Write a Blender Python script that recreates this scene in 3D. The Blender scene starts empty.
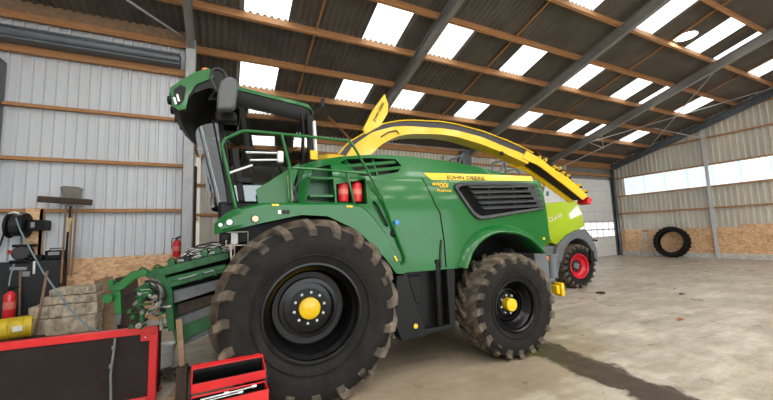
import bpy, bmesh, math, random
from mathutils import Vector, Matrix
random.seed(7)
PI = math.pi
sin, cos = math.sin, math.cos
scene = bpy.context.scene
C = scene.collection

# ------------------------------------------------------------------ camera
YAW, PITCH, ROLL, FPX, CAMH = math.radians(25.847), math.radians(5.805), math.radians(-2.104), 338.467, 1.95
F_ = Vector((sin(YAW)*cos(PITCH), cos(YAW)*cos(PITCH), sin(PITCH)))
R0 = Vector((cos(YAW), -sin(YAW), 0)); U0 = R0.cross(F_)
R_ = R0*cos(ROLL) + U0*sin(ROLL); U_ = R_.cross(F_)
cam = bpy.data.cameras.new('camera'); camo = bpy.data.objects.new('camera', cam); C.objects.link(camo)
M = Matrix((R_, U_, -F_)).transposed().to_4x4(); M.translation = Vector((0, 0, CAMH))
camo.matrix_world = M
cam.sensor_width = 36; cam.lens = FPX/773*36; cam.clip_start = .05; cam.clip_end = 200
scene.camera = camo

# measured directions: a sight line met with a real plane gives a real point
CO = Vector((0, 0, CAMH))
def ray(x, y): return F_ + R_*((x-386.5)/FPX) - U_*((y-200)/FPX)
def on_floor(x, y, z=0): d = ray(x, y); return CO + d*((z-CAMH)/d.z)
def on_y(x, y, Y): d = ray(x, y); return CO + d*(Y/d.y)
def on_x(x, y, X): d = ray(x, y); return CO + d*(X/d.x)
# harvester frame: l towards its rear, s towards the camera side, z up
PHI = math.radians(-4)
HU = Vector((cos(PHI), sin(PHI), 0)); HN = Vector((sin(PHI), -cos(PHI), 0))
HO = Vector((1.095, 5.776, 0))
def P(x, y, s):
    d = ray(x, y); c = CO-HO; t = (s-c.dot(HN))/d.dot(HN); p = c+d*t
    return (p.dot(HU), p.z)
def Pl(s, pts): return [P(x, y, s) for x, y in pts]

# ------------------------------------------------------------------ materials
def newmat(name):
    m = bpy.data.materials.new(name); m.use_nodes = True
    nt = m.node_tree; b = nt.nodes['Principled BSDF']; return m, nt, b
def mat(name, col, rough=.5, metal=0, var=.12, scale=6, bump=0, bscale=30, coat=0, col2=None, stretch=None, spec=.5):
    m, nt, b = newmat(name)
    b.inputs['Roughness'].default_value = rough; b.inputs['Metallic'].default_value = metal
    b.inputs['Coat Weight'].default_value = coat; b.inputs['Coat Roughness'].default_value = .08
    b.inputs['Specular IOR Level'].default_value = spec
    tc = nt.nodes.new('ShaderNodeTexCoord'); src = tc.outputs['Object']
    if stretch:
        mp = nt.nodes.new('ShaderNodeMapping'); mp.inputs['Scale'].default_value = stretch
        nt.links.new(src, mp.inputs['Vector']); src = mp.outputs['Vector']
    n = nt.nodes.new('ShaderNodeTexNoise'); n.inputs['Scale'].default_value = scale; n.inputs['Detail'].default_value = 6; n.inputs['Roughness'].default_value = .6
    nt.links.new(src, n.inputs['Vector'])
    r = nt.nodes.new('ShaderNodeValToRGB'); r.color_ramp.elements[0].position = .3; r.color_ramp.elements[1].position = .7
    c = col; c2 = col2 or tuple(min(1, x*(1+var)) for x in c)
    c1 = c if col2 else tuple(x*(1-var) for x in c)
    r.color_ramp.elements[0].color = (*c1, 1); r.color_ramp.elements[1].color = (*c2, 1)
    nt.links.new(n.outputs['Fac'], r.inputs['Fac']); nt.links.new(r.outputs['Color'], b.inputs['Base Color'])
    if bump:
        n2 = nt.nodes.new('ShaderNodeTexNoise'); n2.inputs['Scale'].default_value = bscale; n2.inputs['Detail'].default_value = 5
        nt.links.new(src, n2.inputs['Vector'])
        bp = nt.nodes.new('ShaderNodeBump'); bp.inputs['Strength'].default_value = bump; bp.inputs['Distance'].default_value = .01
        nt.links.new(n2.outputs['Fac'], bp.inputs['Height']); nt.links.new(bp.outputs['Normal'], b.inputs['Normal'])
    return m
def emat(name, col, st):
    m, nt, b = newmat(name)
    b.inputs['Base Color'].default_value = (*col, 1); b.inputs['Emission Color'].default_value = (*col, 1); b.inputs['Emission Strength'].default_value = st
    b.inputs['Roughness'].default_value = .6
    return m

GREEN = mat('machine_green', (.002, .112, .015), .30, 0, .08, 2, coat=.25, spec=.35)
GREEN2 = mat('machine_green_matt', (.003, .11, .016), .42, 0, .15, 4, coat=.2)
DKGREEN = mat('grimy_green', (.004, .05, .010), .5, 0, .5, 7, bump=.3, col2=(.010, .13, .03))
YEL = mat('machine_yellow', (.78, .50, .004), .35, 0, .08, 3, coat=.3)
YELD = mat('worn_yellow', (.52, .33, .012), .45, 0, .25, 8, col2=(.72, .5, .02))
BLK = mat('black_paint', (.005, .005, .0055), .38, 0, .2, 5, spec=.22)
PLAS = mat('black_plastic', (.009, .0095, .010), .48, 0, .12, 5, spec=.22)
GRILL = mat('grille_grey', (.030, .032, .035), .42, 0, .1, 5)
DARK = mat('dark_recess', (.008, .008, .008), .8, 0, .2, 5)
RIM = mat('rim_black', (.003, .003, .0035), .26, 0, .15, 5, spec=.3)
STEEL = mat('bright_steel', (.55, .56, .56), .3, .9, .1, 10)
GREYST = mat('grey_steel_paint', (.30, .32, .33), .5, .3, .12, 3)
DKST = mat('blue_grey_steel', (.13, .15, .17), .45, .35, .15, 3)
GALV = mat('galvanised_steel', (.43, .445, .455), .5, .1, .12, 4)
RAFT = mat('rafter_steel', (.25, .245, .235), .45, .2, .15, 2)
RED = mat('red_paint', (.62, .018, .02), .38, 0, .1, 3, coat=.2)
REDR = mat('red_rim_paint', (.60, .006, .02), .4, 0, .1, 3, coat=.2)
WHITE = mat('white_plastic', (.78, .79, .78), .5, 0, .06, 4)
ORANGE = mat('orange_lens', (.9, .2, .02), .3)
BLUE = mat('blue_cap', (.03, .25, .7), .4)
LIME = mat('lime_paint', (.36, .50, .006), .38, 0, .06, 2, coat=.3)
SLATE = mat('slate_grey_panel', (.12, .13, .14), .5, 0, .1, 4)
WOODP = mat('roof_timber', (.33, .15, .055), .7, 0, .2, 5, bump=.2, col2=(.50, .26, .11), stretch=(.6, 8, 8))
WOODO = mat('old_wood', (.20, .12, .07), .8, 0, .3, 8, bump=.4, col2=(.32, .21, .13))
WOODD = mat('dark_wood', (.035, .022, .015), .8, 0, .3, 8, bump=.3, col2=(.075, .045, .03))
PALE = mat('weathered_wood', (.26, .21, .15), .9, 0, .3, 7, bump=.6, col2=(.78, .69, .55))
RUBBER = mat('tyre_rubber', (.008, .0075, .007), .8, 0, .3, 5, bump=.3, bscale=40, col2=(.021, .019, .017), spec=.2)
LUGM = mat('worn_lug_rubber', (.040, .032, .025), .85, 0, .3, 5, bump=.3, bscale=40, col2=(.20, .155, .11))
LUGD = mat('dusty_lug_side', (.028, .024, .020), .85, 0, .3, 5, bump=.3, bscale=40, col2=(.095, .075, .055))
HOSE = mat('black_hose', (.015, .015, .016), .45)
HOSEG = mat('grey_air_hose', (.22, .30, .34), .5)
FABRIC = mat('seat_fabric', (.02, .02, .022), .9)
SIGNY = mat('yellow_sticker', (.95, .55, .02), .5)
CONC = mat('plinth_concrete', (.58, .57, .54), .85, 0, .2, 6, bump=.3)
CORR = mat('box_profile_sheet', (.60, .625, .66), .5, .1, .06, 1.2, stretch=(1, 1, .15))
CORRG = mat('gable_sheet', (.54, .51, .45), .5, .1, .2, 1.0, col2=(.70, .66, .57), stretch=(1, 1, .3))
DOORM = mat('door_panel_white', (.78, .79, .78), .5, 0, .06, 2)
GRAVELM = mat('scrap_metal', (.10, .08, .06), .8, .2, .4, 30, bump=.6)
SILVER = mat('aluminium', (.62, .63, .64), .35, .8, .06, 5)
TEXTB = mat('sticker_brown_black', (.05, .035, .01), .6)
REDEXT = mat('extinguisher_red', (.70, .02, .025), .3, 0, .08, 5, coat=.4)

def osb():
    m, nt, b = newmat('osb_board'); b.inputs['Roughness'].default_value = .75
    tc = nt.nodes.new('ShaderNodeTexCoord')
    v = nt.nodes.new('ShaderNodeTexVoronoi'); v.inputs['Scale'].default_value = 14; v.inputs['Randomness'].default_value = 1
    mp = nt.nodes.new('ShaderNodeMapping'); mp.inputs['Scale'].default_value = (1, 1, 1.8); mp.inputs['Rotation'].default_value = (.3, .5, .2)
    n = nt.nodes.new('ShaderNodeTexNoise'); n.inputs['Scale'].default_value = 5; n.inputs['Detail'].default_value = 8
    nt.links.new(tc.outputs['Object'], mp.inputs[0]); nt.links.new(mp.outputs[0], v.inputs['Vector']); nt.links.new(tc.outputs['Object'], n.inputs['Vector'])
    s = nt.nodes.new('ShaderNodeSeparateColor'); nt.links.new(v.outputs['Color'], s.inputs[0])
    mx = nt.nodes.new('ShaderNodeMath'); mx.operation = 'MULTIPLY_ADD'; mx.inputs[1].default_value = .6
    nt.links.new(s.outputs[0], mx.inputs[0]); nt.links.new(n.outputs['Fac'], mx.inputs[2])
    r = nt.nodes.new('ShaderNodeValToRGB'); e = r.color_ramp.elements
    e[0].position = .4; e[0].color = (.50, .265, .125, 1); e[1].position = 1.1; e[1].color = (.86, .56, .33, 1)
    nt.links.new(mx.outputs[0], r.inputs[0]); nt.links.new(r.outputs[0], b.inputs['Base Color'])
    return m
OSB = osb()

def roofmat():
    m, nt, b = newmat('fibre_cement_roof'); b.inputs['Roughness'].default_value = .85
    tc = nt.nodes.new('ShaderNodeTexCoord')
    n = nt.nodes.new('ShaderNodeTexNoise'); n.inputs['Scale'].default_value = 1.2; n.inputs['Detail'].default_value = 6
    nt.links.new(tc.outputs['Object'], n.inputs['Vector'])
    r = nt.nodes.new('ShaderNodeValToRGB'); e = r.color_ramp.elements
    e[0].position = .3; e[0].color = (.095, .082, .068, 1); e[1].position = .7; e[1].color = (.150, .132, .112, 1)
    nt.links.new(n.outputs['Fac'], r.inputs[0]); nt.links.new(r.outputs[0], b.inputs['Base Color'])
    return m
ROOF = roofmat()

def floormat():
    m, nt, b = newmat('concrete_floor')
    L = nt.links.new; N = nt.nodes.new
    geo = N('ShaderNodeNewGeometry'); pos = geo.outputs['Position']
    def noise(scale, detail=6, rough=.6, vec=pos):
        n = N('ShaderNodeTexNoise'); n.inputs['Scale'].default_value = scale; n.inputs['Detail'].default_value = detail; n.inputs['Roughness'].default_value = rough
        L(vec, n.inputs['Vector']); return n.outputs['Fac']
    def ramp(f, a, ca, c, cc):
        r = N('ShaderNodeValToRGB'); r.color_ramp.elements[0].position = a; r.color_ramp.elements[1].position = c
        r.color_ramp.elements[0].color = (*ca, 1); r.color_ramp.elements[1].color = (*cc, 1); L(f, r.inputs[0]); return r.outputs[0]
    def mix(f, a, c, mode='MIX'):
        x = N('ShaderNodeMix'); x.data_type = 'RGBA'; x.blend_type = mode
        if isinstance(f, float): x.inputs['Factor'].default_value = f
        else: L(f, x.inputs['Factor'])
        L(a, x.inputs[6]); L(c, x.inputs[7]) if not isinstance(c, tuple) else setattr(x.inputs[7], 'default_value', (*c, 1)); return x.outputs[2]
    base = ramp(noise(.7, 8, .65), .3, (.44, .385, .305), .7, (.68, .62, .53))
    fine = ramp(noise(5, 10, .75), .32, (.60, .57, .52), .62, (1, 1, 1))
    col = mix(.8, base, fine, 'MULTIPLY')
    sp = N('ShaderNodeMapping'); sp.inputs['Scale'].default_value = (.35, 1.6, 1); sp.inputs['Rotation'].default_value = (0, 0, -.5); L(pos, sp.inputs[0])
    streak = ramp(noise(2.2, 7, .7, sp.outputs[0]), .40, (.62, .58, .52), .58, (1, 1, 1))
    col = mix(.7, col, streak, 'MULTIPLY')
    # oily brown stain that runs out from below the harvester along the slab joint
    sx = N('ShaderNodeSeparateXYZ'); L(pos, sx.inputs[0])
    A = on_floor(545, 343); B = on_floor(691, 398.5); d = (B-A); ln = d.length; d.normalize(); nn = Vector((-d.y, d.x, 0))
    def lin(vx, vy, c):
        a1 = N('ShaderNodeMath'); a1.operation = 'MULTIPLY_ADD'; a1.inputs[1].default_value = vx; a1.inputs[2].default_value = c; L(sx.outputs[0], a1.inputs[0])
        a2 = N('ShaderNodeMath'); a2.operation = 'MULTIPLY_ADD'; a2.inputs[1].default_value = vy; L(sx.outputs[1], a2.inputs[0]); L(a1.outputs[0], a2.inputs[2]); return a2.outputs[0]
    dist = lin(nn.x, nn.y, -(nn.x*A.x+nn.y*A.y))
    nz = noise(2.4, 6, .65)
    def mth(op, a, c, cc=None):
        x = N('ShaderNodeMath'); x.operation = op
        for i, v in enumerate((a, c, cc)):
            if v is None: continue
            if isinstance(v, (int, float)): x.inputs[i].default_value = v
            else: L(v, x.inputs[i])
        return x.outputs[0]
    dd = mth('ABSOLUTE', mth('ADD', dist, .24), 0)
    dd = mth('ADD', dd, mth('MULTIPLY', mth('SUBTRACT', nz, .5), .75))
    stain = ramp(dd, .29, (1, 1, 1), .36, (0, 0, 0))
    # darker worn floor under and beside the machine
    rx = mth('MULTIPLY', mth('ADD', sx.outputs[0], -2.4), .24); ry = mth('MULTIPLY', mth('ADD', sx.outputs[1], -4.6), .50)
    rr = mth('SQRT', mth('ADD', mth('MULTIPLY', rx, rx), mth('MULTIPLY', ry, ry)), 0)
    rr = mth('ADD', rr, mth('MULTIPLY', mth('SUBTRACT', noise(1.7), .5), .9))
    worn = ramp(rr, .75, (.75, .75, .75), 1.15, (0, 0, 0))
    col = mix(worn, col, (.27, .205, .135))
    col = mix(stain, col, (.060, .040, .028))
    # slab joints
    jd = mth('ABSOLUTE', mth('ADD', dist, -.01), 0); joint = ramp(jd, .008, (1, 1, 1), .03, (0, 0, 0))
    col = mix(mth('MULTIPLY', joint, .6), col, (.12, .10, .08))
    L(col, b.inputs['Base Color'])
    L(ramp(noise(1.4, 6, .6), .35, (.26, .26, .26), .65, (.62, .62, .62)), b.inputs['Roughness'])
    bp = N('ShaderNodeBump'); bp.inputs['Strength'].default_value = .25; bp.inputs['Distance'].default_value = .01; L(noise(14, 8, .7), bp.inputs['Height']); L(bp.outputs[0], b.inputs['Normal'])
    return m
FLOOR = floormat()

def glassmat():
    m, nt, b = newmat('tinted_cab_glass'); N = nt.nodes.new; L = nt.links.new
    nt.nodes.remove(b); out = nt.nodes['Material Output']
    t = N('ShaderNodeBsdfTransparent'); t.inputs[0].default_value = (.42, .47, .45, 1)
    g = N('ShaderNodeBsdfGlossy'); g.inputs['Roughness'].default_value = .02; g.inputs[0].default_value = (.9, .95, .95, 1)
    f = N('ShaderNodeFresnel'); f.inputs[0].default_value = 1.9
    x = N('ShaderNodeMixShader'); L(f.outputs[0], x.inputs[0]); L(t.outputs[0], x.inputs[1]); L(g.outputs[0], x.inputs[2]); L(x.outputs[0], out.inputs[0])
    return m
GLASS = glassmat()

def daylight(name, col, st, axis, pitch):
    """translucent corrugated roof light: daylight coming through the sheet"""
    m, nt, b = newmat(name); N = nt.nodes.new; L = nt.links.new
    geo = N('ShaderNodeNewGeometry')
    mp = N('ShaderNodeMapping'); mp.inputs['Scale'].default_value = (9, .8, .8) if axis == 'x' else (.8, 5, .4); L(geo.outputs['Position'], mp.inputs[0])
    n = N('ShaderNodeTexNoise'); n.inputs['Scale'].default_value = 1.6; n.inputs['Detail'].default_value = 5; L(mp.outputs[0], n.inputs['Vector'])
    r = N('ShaderNodeMapRange'); r.inputs['From Min'].default_value = .3; r.inputs['From Max'].default_value = .7; r.inputs['To Min'].default_value = st*.8; r.inputs['To Max'].default_value = st*1.15
    L(n.outputs['Fac'], r.inputs[0]); L(r.outputs[0], b.inputs['Emission Strength'])
    b.inputs['Emission Color'].default_value = (*col, 1); b.inputs['Base Color'].default_value = (.7, .75, .75, 1); b.inputs['Roughness'].default_value = .5
    return m
SKYL = daylight('translucent_roof_sheet', (.90, .97, 1), 1.0, 'x', .177)
SKYADD = daylight('added_bright_roof_sheet', (1, .985, .95), 7.5, 'x', .177)  # made-up brighter sheets for the unseen slope, added to light the hall
STRIP = daylight('translucent_wall_sheet', (.78, .92, 1), .46, 'y', .2)
DOORW = emat('door_window_daylight', (.95, .98, 1), .62)
LAMPM = emat('lamp_glow', (1, .97, .9), 6)

# ------------------------------------------------------------------ mesh builder
class G:
    def __init__(s): s.v = []; s.f = []; s.mi = []; s.cur = 0
    def add(s, vs, fs):
        o = len(s.v); s.v += [tuple(v) for v in vs]
        for f in fs: s.f.append([i+o for i in f]); s.mi.append(s.cur)
        return s
    def box(s, x0, x1, y0, y1, z0, z1):
        vs = [(x, y, z) for x in (x0, x1) for y in (y0, y1) for z in (z0, z1)]
        return s.add(vs, [(0, 1, 3, 2), (4, 6, 7, 5), (0, 4, 5, 1), (2, 3, 7, 6), (0, 2, 6, 4), (1, 5, 7, 3)])
    def beam(s, p, q, w, h, up=(0, 0, 1)):
        p = Vector(p); q = Vector(q); d = (q-p).normalized(); up = Vector(up); r = d.cross(up)
        if r.length < 1e-4: r = d.cross(Vector((1, 0, 0)))
        r.normalize(); u = r.cross(d)
        vs = [c + r*a*w/2 + u*b*h/2 for c in (p, q) for a in (-1, 1) for b in (-1, 1)]
        return s.add(vs, [(0, 1, 3, 2), (4, 6, 7, 5), (0, 4, 5, 1), (2, 3, 7, 6), (0, 2, 6, 4), (1, 5, 7, 3)])
    def ibeam(s, p, q, w, h, t=.02, up=(0, 0, 1)):
        p = Vector(p); q = Vector(q); d = (q-p).normalized(); r = d.cross(Vector(up)).normalized(); u = r.cross(d)
        s.beam(p+u*(h/2-t/2), q+u*(h/2-t/2), w, t, up); s.beam(p-u*(h/2-t/2), q-u*(h/2-t/2), w, t, up); return s.beam(p, q, t, h-2*t, up)
    def tube(s, pts, r, n=8, cap=True):
        pts = [Vector(p) for p in pts]; m = len(pts); rs = r if isinstance(r, (list, tuple)) else [r]*m
        T = [((pts[min(i+1, m-1)]-pts[max(i-1, 0)]).normalized()) for i in range(m)]
        a = T[0].cross(Vector((0, 0, 1)))
        if a.length < .05: a = T[0].cross(Vector((1, 0, 0)))
        a.normalize(); vs = []
        for i in range(m):
            a = (a - T[i]*a.dot(T[i])); a.normalize(); b = T[i].cross(a)
            vs += [pts[i] + (a*cos(2*PI*k/n) + b*sin(2*PI*k/n))*rs[i] for k in range(n)]
        fs = [(i*n+k, i*n+(k+1) % n, (i+1)*n+(k+1) % n, (i+1)*n+k) for i in range(m-1) for k in range(n)]
        if cap: fs += [tuple(range(n))[::-1], tuple((m-1)*n+k for k in range(n))]
        return s.add(vs, fs)
    def lathe(s, prof, c=(0, 0, 0), axis='y', n=32, closed=False, sgn=1):
        c = Vector(c); vs = []
        for r, h in prof:
            for k in range(n):
                a = 2*PI*k/n; u, w = r*cos(a), r*sin(a); h2 = h*sgn
                vs.append(c + (Vector((u, h2, w)) if axis == 'y' else Vector((u, w, h2)) if axis == 'z' else Vector((h2, u, w))))
        m = len(prof)
        fs = [(i*n+k, i*n+(k+1) % n, ((i+1) % m)*n+(k+1) % n, ((i+1) % m)*n+k) for i in range(m if closed else m-1) for k in range(n)]
        return s.add(vs, fs)
    def disc(s, c, r, axis='y', h=.02, n=20):
        return s.lathe([(.0001, -h/2), (r, -h/2), (r, h/2), (.0001, h/2)], c, axis, n)
    def prism(s, pts, vec):
        vec = Vector(vec); n = len(pts); pts = [Vector(p) for p in pts]
        return s.add(pts+[p+vec for p in pts], [tuple(range(n)), tuple(range(2*n-1, n-1, -1))] + [(i, (i+1) % n, n+(i+1) % n, n+i) for i in range(n)])
    def lz(s, pts, s0, s1):
        """outline in the machine's (l, z) plane, from offset s0 to s1 (camera side positive)"""
        return s.prism([(l, -s0, z) for l, z in pts], (0, s0-s1, 0))
    def loft(s, secs, cap=True, closed=True):
        n = len(secs[0]); m = len(secs); vs = [p for q in secs for p in q]
        kk = range(n) if closed else range(n-1)
        fs = [(i*n+k, i*n+(k+1) % n, (i+1)*n+(k+1) % n, (i+1)*n+k) for i in range(m-1) for k in kk]
        if cap: fs += [tuple(range(n))[::-1], tuple((m-1)*n+k for k in range(n))]
        return s.add(vs, fs)
    def ball(s, c, r, n=10, sc=(1, 1, 1)):
        c = Vector(c); vs = []; m = n//2+1
        for i in range(m+1):
            t = PI*i/m
            for k in range(n): a = 2*PI*k/n; vs.append(c+Vector((r*sin(t)*cos(a)*sc[0], r*sin(t)*sin(a)*sc[1], r*cos(t)*sc[2])))
        return s.add(vs, [(i*n+k, i*n+(k+1) % n, (i+1)*n+(k+1) % n, (i+1)*n+k) for i in range(m) for k in range(n)])
    def build(s, name, mats, parent=None, smooth=35, bevel=0, seg=2, solid=0, loc=None, recalc=True):
        me = bpy.data.meshes.new(name); me.from_pydata(s.v, [], s.f)
        if not isinstance(mats, (list, tuple)): mats = [mats]
        for m in mats: me.materials.append(m)
        me.polygons.foreach_set('material_index', s.mi)
        bm = bmesh.new(); bm.from_mesh(me)
        bmesh.ops.remove_doubles(bm, verts=bm.verts, dist=1e-5)
        if recalc: bmesh.ops.recalc_face_normals(bm, faces=bm.faces)
        bm.to_mesh(me); bm.free()
        if smooth:
            me.shade_smooth(); me.set_sharp_from_angle(angle=math.radians(smooth))
        o = bpy.data.objects.new(name, me); C.objects.link(o)
        if parent: o.parent = parent
        if loc: o.location = loc
        if solid:
            md = o.modifiers.new('s', 'SOLIDIFY'); md.thickness = solid; md.offset = 0
        if bevel:
            md = o.modifiers.new('b', 'BEVEL'); md.width = bevel; md.segments = seg; md.limit_method = 'ANGLE'; md.angle_limit = math.radians(40)
            md.harden_normals = False
        return o

def tag(o, label=None, cat=None, group=None, kind=None):
    if label: o['label'] = label
    if cat: o['category'] = cat
    if group: o['group'] = group
    if kind: o['kind'] = kind
    return o
def empty(name, loc=(0, 0, 0), rz=0, label=None, cat=None, group=None):
    o = bpy.data.objects.new(name, None); C.objects.link(o); o.location = loc; o.rotation_euler = (0, 0, rz); o.empty_display_size = .2
    return tag(o, label, cat, group)
def struct(g, name, m, **k): return tag(g.build(name, m, **k), kind='structure')
def text(body, name, m, parent, loc, size, rot=(PI/2, 0, 0), ext=.002, shear=0, sx=1, bold=.0):
    cu = bpy.data.curves.new(name, 'FONT'); cu.body = body; cu.size = size; cu.extrude = ext; cu.shear = shear; cu.offset = bold; cu.materials.append(m)
    o = bpy.data.objects.new(name, cu); C.objects.link(o); o.location = loc; o.rotation_euler = rot; o.scale = (sx, 1, 1)
    bpy.context.view_layer.update(); me = bpy.data.meshes.new_from_object(o.evaluated_get(bpy.context.evaluated_depsgraph_get()))
    m2 = bpy.data.objects.new(name, me); C.objects.link(m2); m2.location = loc; m2.rotation_euler = rot; m2.scale = (sx, 1, 1); bpy.data.objects.remove(o); o = m2
    if parent: o.parent = parent
    return o
def copy_tree(o, parent=None):
    c = o.copy(); C.objects.link(c); c.parent = parent
    for ch in list(o.children): copy_tree(ch, c)
    return c
def cut(o, cutters, mats):
    for g in cutters:
        g.mi = [1]*len(g.mi)
        k = g.build('cutter', mats, smooth=0); k.parent = o.parent
        md = o.modifiers.new('c', 'BOOLEAN'); md.object = k; md.operation = 'DIFFERENCE'; md.solver = 'EXACT'
        bpy.context.view_layer.update()
        dg = bpy.context.evaluated_depsgraph_get(); me = bpy.data.meshes.new_from_object(o.evaluated_get(dg))
        o.modifiers.clear(); o.data = me; bpy.data.objects.remove(k)
    o.data.shade_smooth(); o.data.set_sharp_from_angle(angle=math.radians(30)); return o

# ================================================================== SETTING
YL, YB, XR, XC = 10.0, 14.1, 24.36, -.94      # left wall, back wall, gable wall, step in the wall
X0, Y0, RID = -6.5, -12.0, 1.0
def zr(y): return 10.27-.28*(RID+abs(y-RID))                 # underside of the roof sheets
g = G(); g.add([(X0-1, Y0-6, 0), (XR+.3, Y0-6, 0), (XR+.3, YB+.3, 0), (X0-1, YB+.3, 0)], [(0, 1, 2, 3)])
struct(g, 'floor', FLOOR, smooth=0)

def boxprof(a0, a1, pitch=.2, d=.045):
    out = []; x = a0
    while x < a1:
        for t, h in ((0, 0), (.62, 0), (.70, d), (.92, d), (1.0, 0)):
            xx = x+t*pitch
            if xx <= a1: out.append((xx, h))
        x += pitch
    return out
def wallsheet(name, m, pts, top, bot, axis, base, sgn=1, kind=True):
    """ribbed sheet, pts along the wall, height functions top/bot"""
    g = G(); vs = []; n = len(pts)
    for f in (bot, top):
        for a, h in pts:
            vs.append((a, base-sgn*h, f(a)) if axis == 'x' else (base-sgn*h, a, f(a)))
    g.add(vs, [(i, i+1, n+i+1, n+i) for i in range(n-1)])
    return struct(g, name, m, smooth=0, recalc=False)
wallsheet('wall_left', CORR, boxprof(X0, XC), lambda a: zr(YL)+.02, lambda a: 1.5, 'x', YL+.03)
wallsheet('wall_back', CORRG, boxprof(XC, 19.6), lambda a: zr(YB), lambda a: 1.5, 'x', YB+.03)
wallsheet('wall_step', CORR, boxprof(YL, YB), lambda a: zr(a), lambda a: 0, 'y', XC-.03, -1)
g = G(); g.box(XC, 19.6, YB, YB+.1, 0, 1.6); struct(g, 'wall_back_base', CONC)
g = G(); g.box(19.4, XR+.3, YB+.06, YB+.14, 0, 6.6); struct(g, 'wall_back_header', RAFT)  # header over the door; its part behind the door is added against sky leaks
for z in (5.40, 5.92):
    g = G(); g.box(17.9, XR-.2, YB-.12, YB+.05, z-.07, z+.07); struct(g, 'girt_beam', WOODP)
g = G(); g.box(XR+.06, XR+.14, Y0, YB+.2, 0, 10.6); struct(g, 'wall_right_backing', CORRG)  # unseen backing behind the gable, added to block sky light at the seams
g = G(); g.box(XC, 19.6, YB+.05, YB+.14, 1.4, 6.5); struct(g, 'wall_back_backing', CORRG)  # hidden backing sheet, added so no sky light leaks through the back wall
wallsheet('wall_right_lower', CORRG, boxprof(Y0, YB, .25, .05), lambda a: 3.98, lambda a: 1.6, 'y', XR+.03)
wallsheet('wall_right_upper', CORRG, boxprof(Y0, YB, .25, .05), lambda a: zr(a)+.05 if a < YB else 5.3, lambda a: 5.1, 'y', XR+.03)
wallsheet('wall_right_corner', CORRG, boxprof(13.4, YB), lambda a: 5.15, lambda a: 3.95, 'y', XR+.03)
g = G(); g.box(XR+.01, XR+.05, Y0, 13.4, 3.95, 5.13)
w = struct(g, 'window_1', STRIP, smooth=0)
g = G()
for i in range(16): y = 12.2-1.13*i; g.box(XR-.012, XR+.008, y-.045, y+.045, 3.98, 5.1)
tag(g.build('sheet_overlap', emat('strip_overlap', (.55, .78, .84), .42), w))
# end wall, and the wall behind the photographer with its big open doorway
wallsheet('wall_end', CORR, boxprof(Y0, YL), lambda a: zr(a)+.05, lambda a: 0, 'y', X0-.03, -1)
DX0, DX1, DZ = -4.0, 12.0, 5.2
for nm, a, b, c in (('wall_front', X0, DX0, 0), ('wall_front', DX1, XR, 0), ('wall_front', DX0, DX1, DZ)):
    wallsheet(nm, CORRG, boxprof(a, b), lambda q: zr(Y0)+.05, lambda q, c=c: c, 'x', Y0-.03, -1)
# boards, plinths
g = G(); g.box(X0, XC+.02, YL-.035, YL-.012, .12, 1.665); struct(g, 'wall_left_boarding', OSB)
g = G(); g.box(X0, XC+.02, YL-.06, YL+.1, 0, .12); struct(g, 'baseboard_left', CONC)
g = G(); g.box(XR-.05, XR-.02, 8.0, YB, .27, 1.66); g.box(XR-.05, XR-.02, Y0, 8.0, .27, 1.80); struct(g, 'wall_right_boarding', OSB)
g = G(); g.box(XR-.14, XR+.1, Y0, YB, 0, .27); struct(g, 'baseboard_right', CONC)

# roof sheets, corrugated, with the translucent panels let into alternate rows
PUR = [14.0-1.0, 11.6, 10.24, 8.80, 7.38, 5.94, 4.45, 3.0, 1.55, .45, -1.0, -2.45, -3.94, -5.38, -6.80, -8.24, -9.6, -11.0]
LIGHTX = [(-5.4, -4.3), (-3.2, -2.1), (.42, 1.52), (3.66, 4.78), (5.86, 6.96), (9.08, 10.19), (12.47, 13.5), (15.68, 16.78), (17.9, 19.0), (21.15, 22.3)]
LROWS = [(10.24, 11.6), (7.38, 8.80), (4.45, 5.94), (1.55, 3.0), (-1.0, .45), (-3.94, -2.45), (-6.80, -5.38), (-9.6, -8.24)]
def corr(x0, x1, y0, y1, lift=0):
    g = G(); n = max(2, int(round((x1-x0)/.177*8))); vs = []
    for y in (y0, y1):
        for i in range(n+1):
            x = x0+(x1-x0)*i/n; vs.append((x, y, zr(y)+.033*sin(2*PI*x/.177)+lift))
    g.add(vs, [(i, i+1, n+2+i, n+1+i) for i in range(n)]); return g
gr = G()
LXB = [(-5.4, -4.3), (-3.2, -2.1), (-.6, .5), (1.5, 2.6), (3.66, 4.78), (5.86, 6.96), (8.0, 9.1), (10.2, 11.3), (12.47, 13.5), (15.68, 16.78), (17.9, 19.0), (21.15, 22.3)]  # unseen-slope panels, invented and set denser for fill light and cab glass reflections
LR2 = [(a+.085, b+.03) for a, b in LROWS]
rows = [YB+.2] + sorted(set([a for r in LR2 for a in r] + [RID]), reverse=True) + [Y0]
for y1, y0 in zip(rows[:-1], rows[1:]):
    if (y0, y1) in LR2:
        xs = [X0] + [a for p in (LIGHTX if y0 > 1 else LXB) for a in p] + [XR+.1]
        for a, b in zip(xs[::2], xs[1::2]): q = corr(a, b, y0, y1); gr.add(q.v, q.f)
    else: q = corr(X0, XR+.1, y0, y1); gr.add(q.v, q.f)
struct(gr, 'ceiling', ROOF, smooth=50, recalc=False)
wn = 2
for y0, y1 in LROWS:
    y0, y1 = y0+.085, y1+.03
    for a, b in (LIGHTX if y0 > 1 else LXB):
        if y0 > 9 and b < 0: continue
        struct(corr(a, b, y0, y1), 'window_%d' % wn, SKYL if y0 > 1 else SKYADD, smooth=50, recalc=False); wn += 1  # beyond the ridge these are added light panels, out of view
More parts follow.
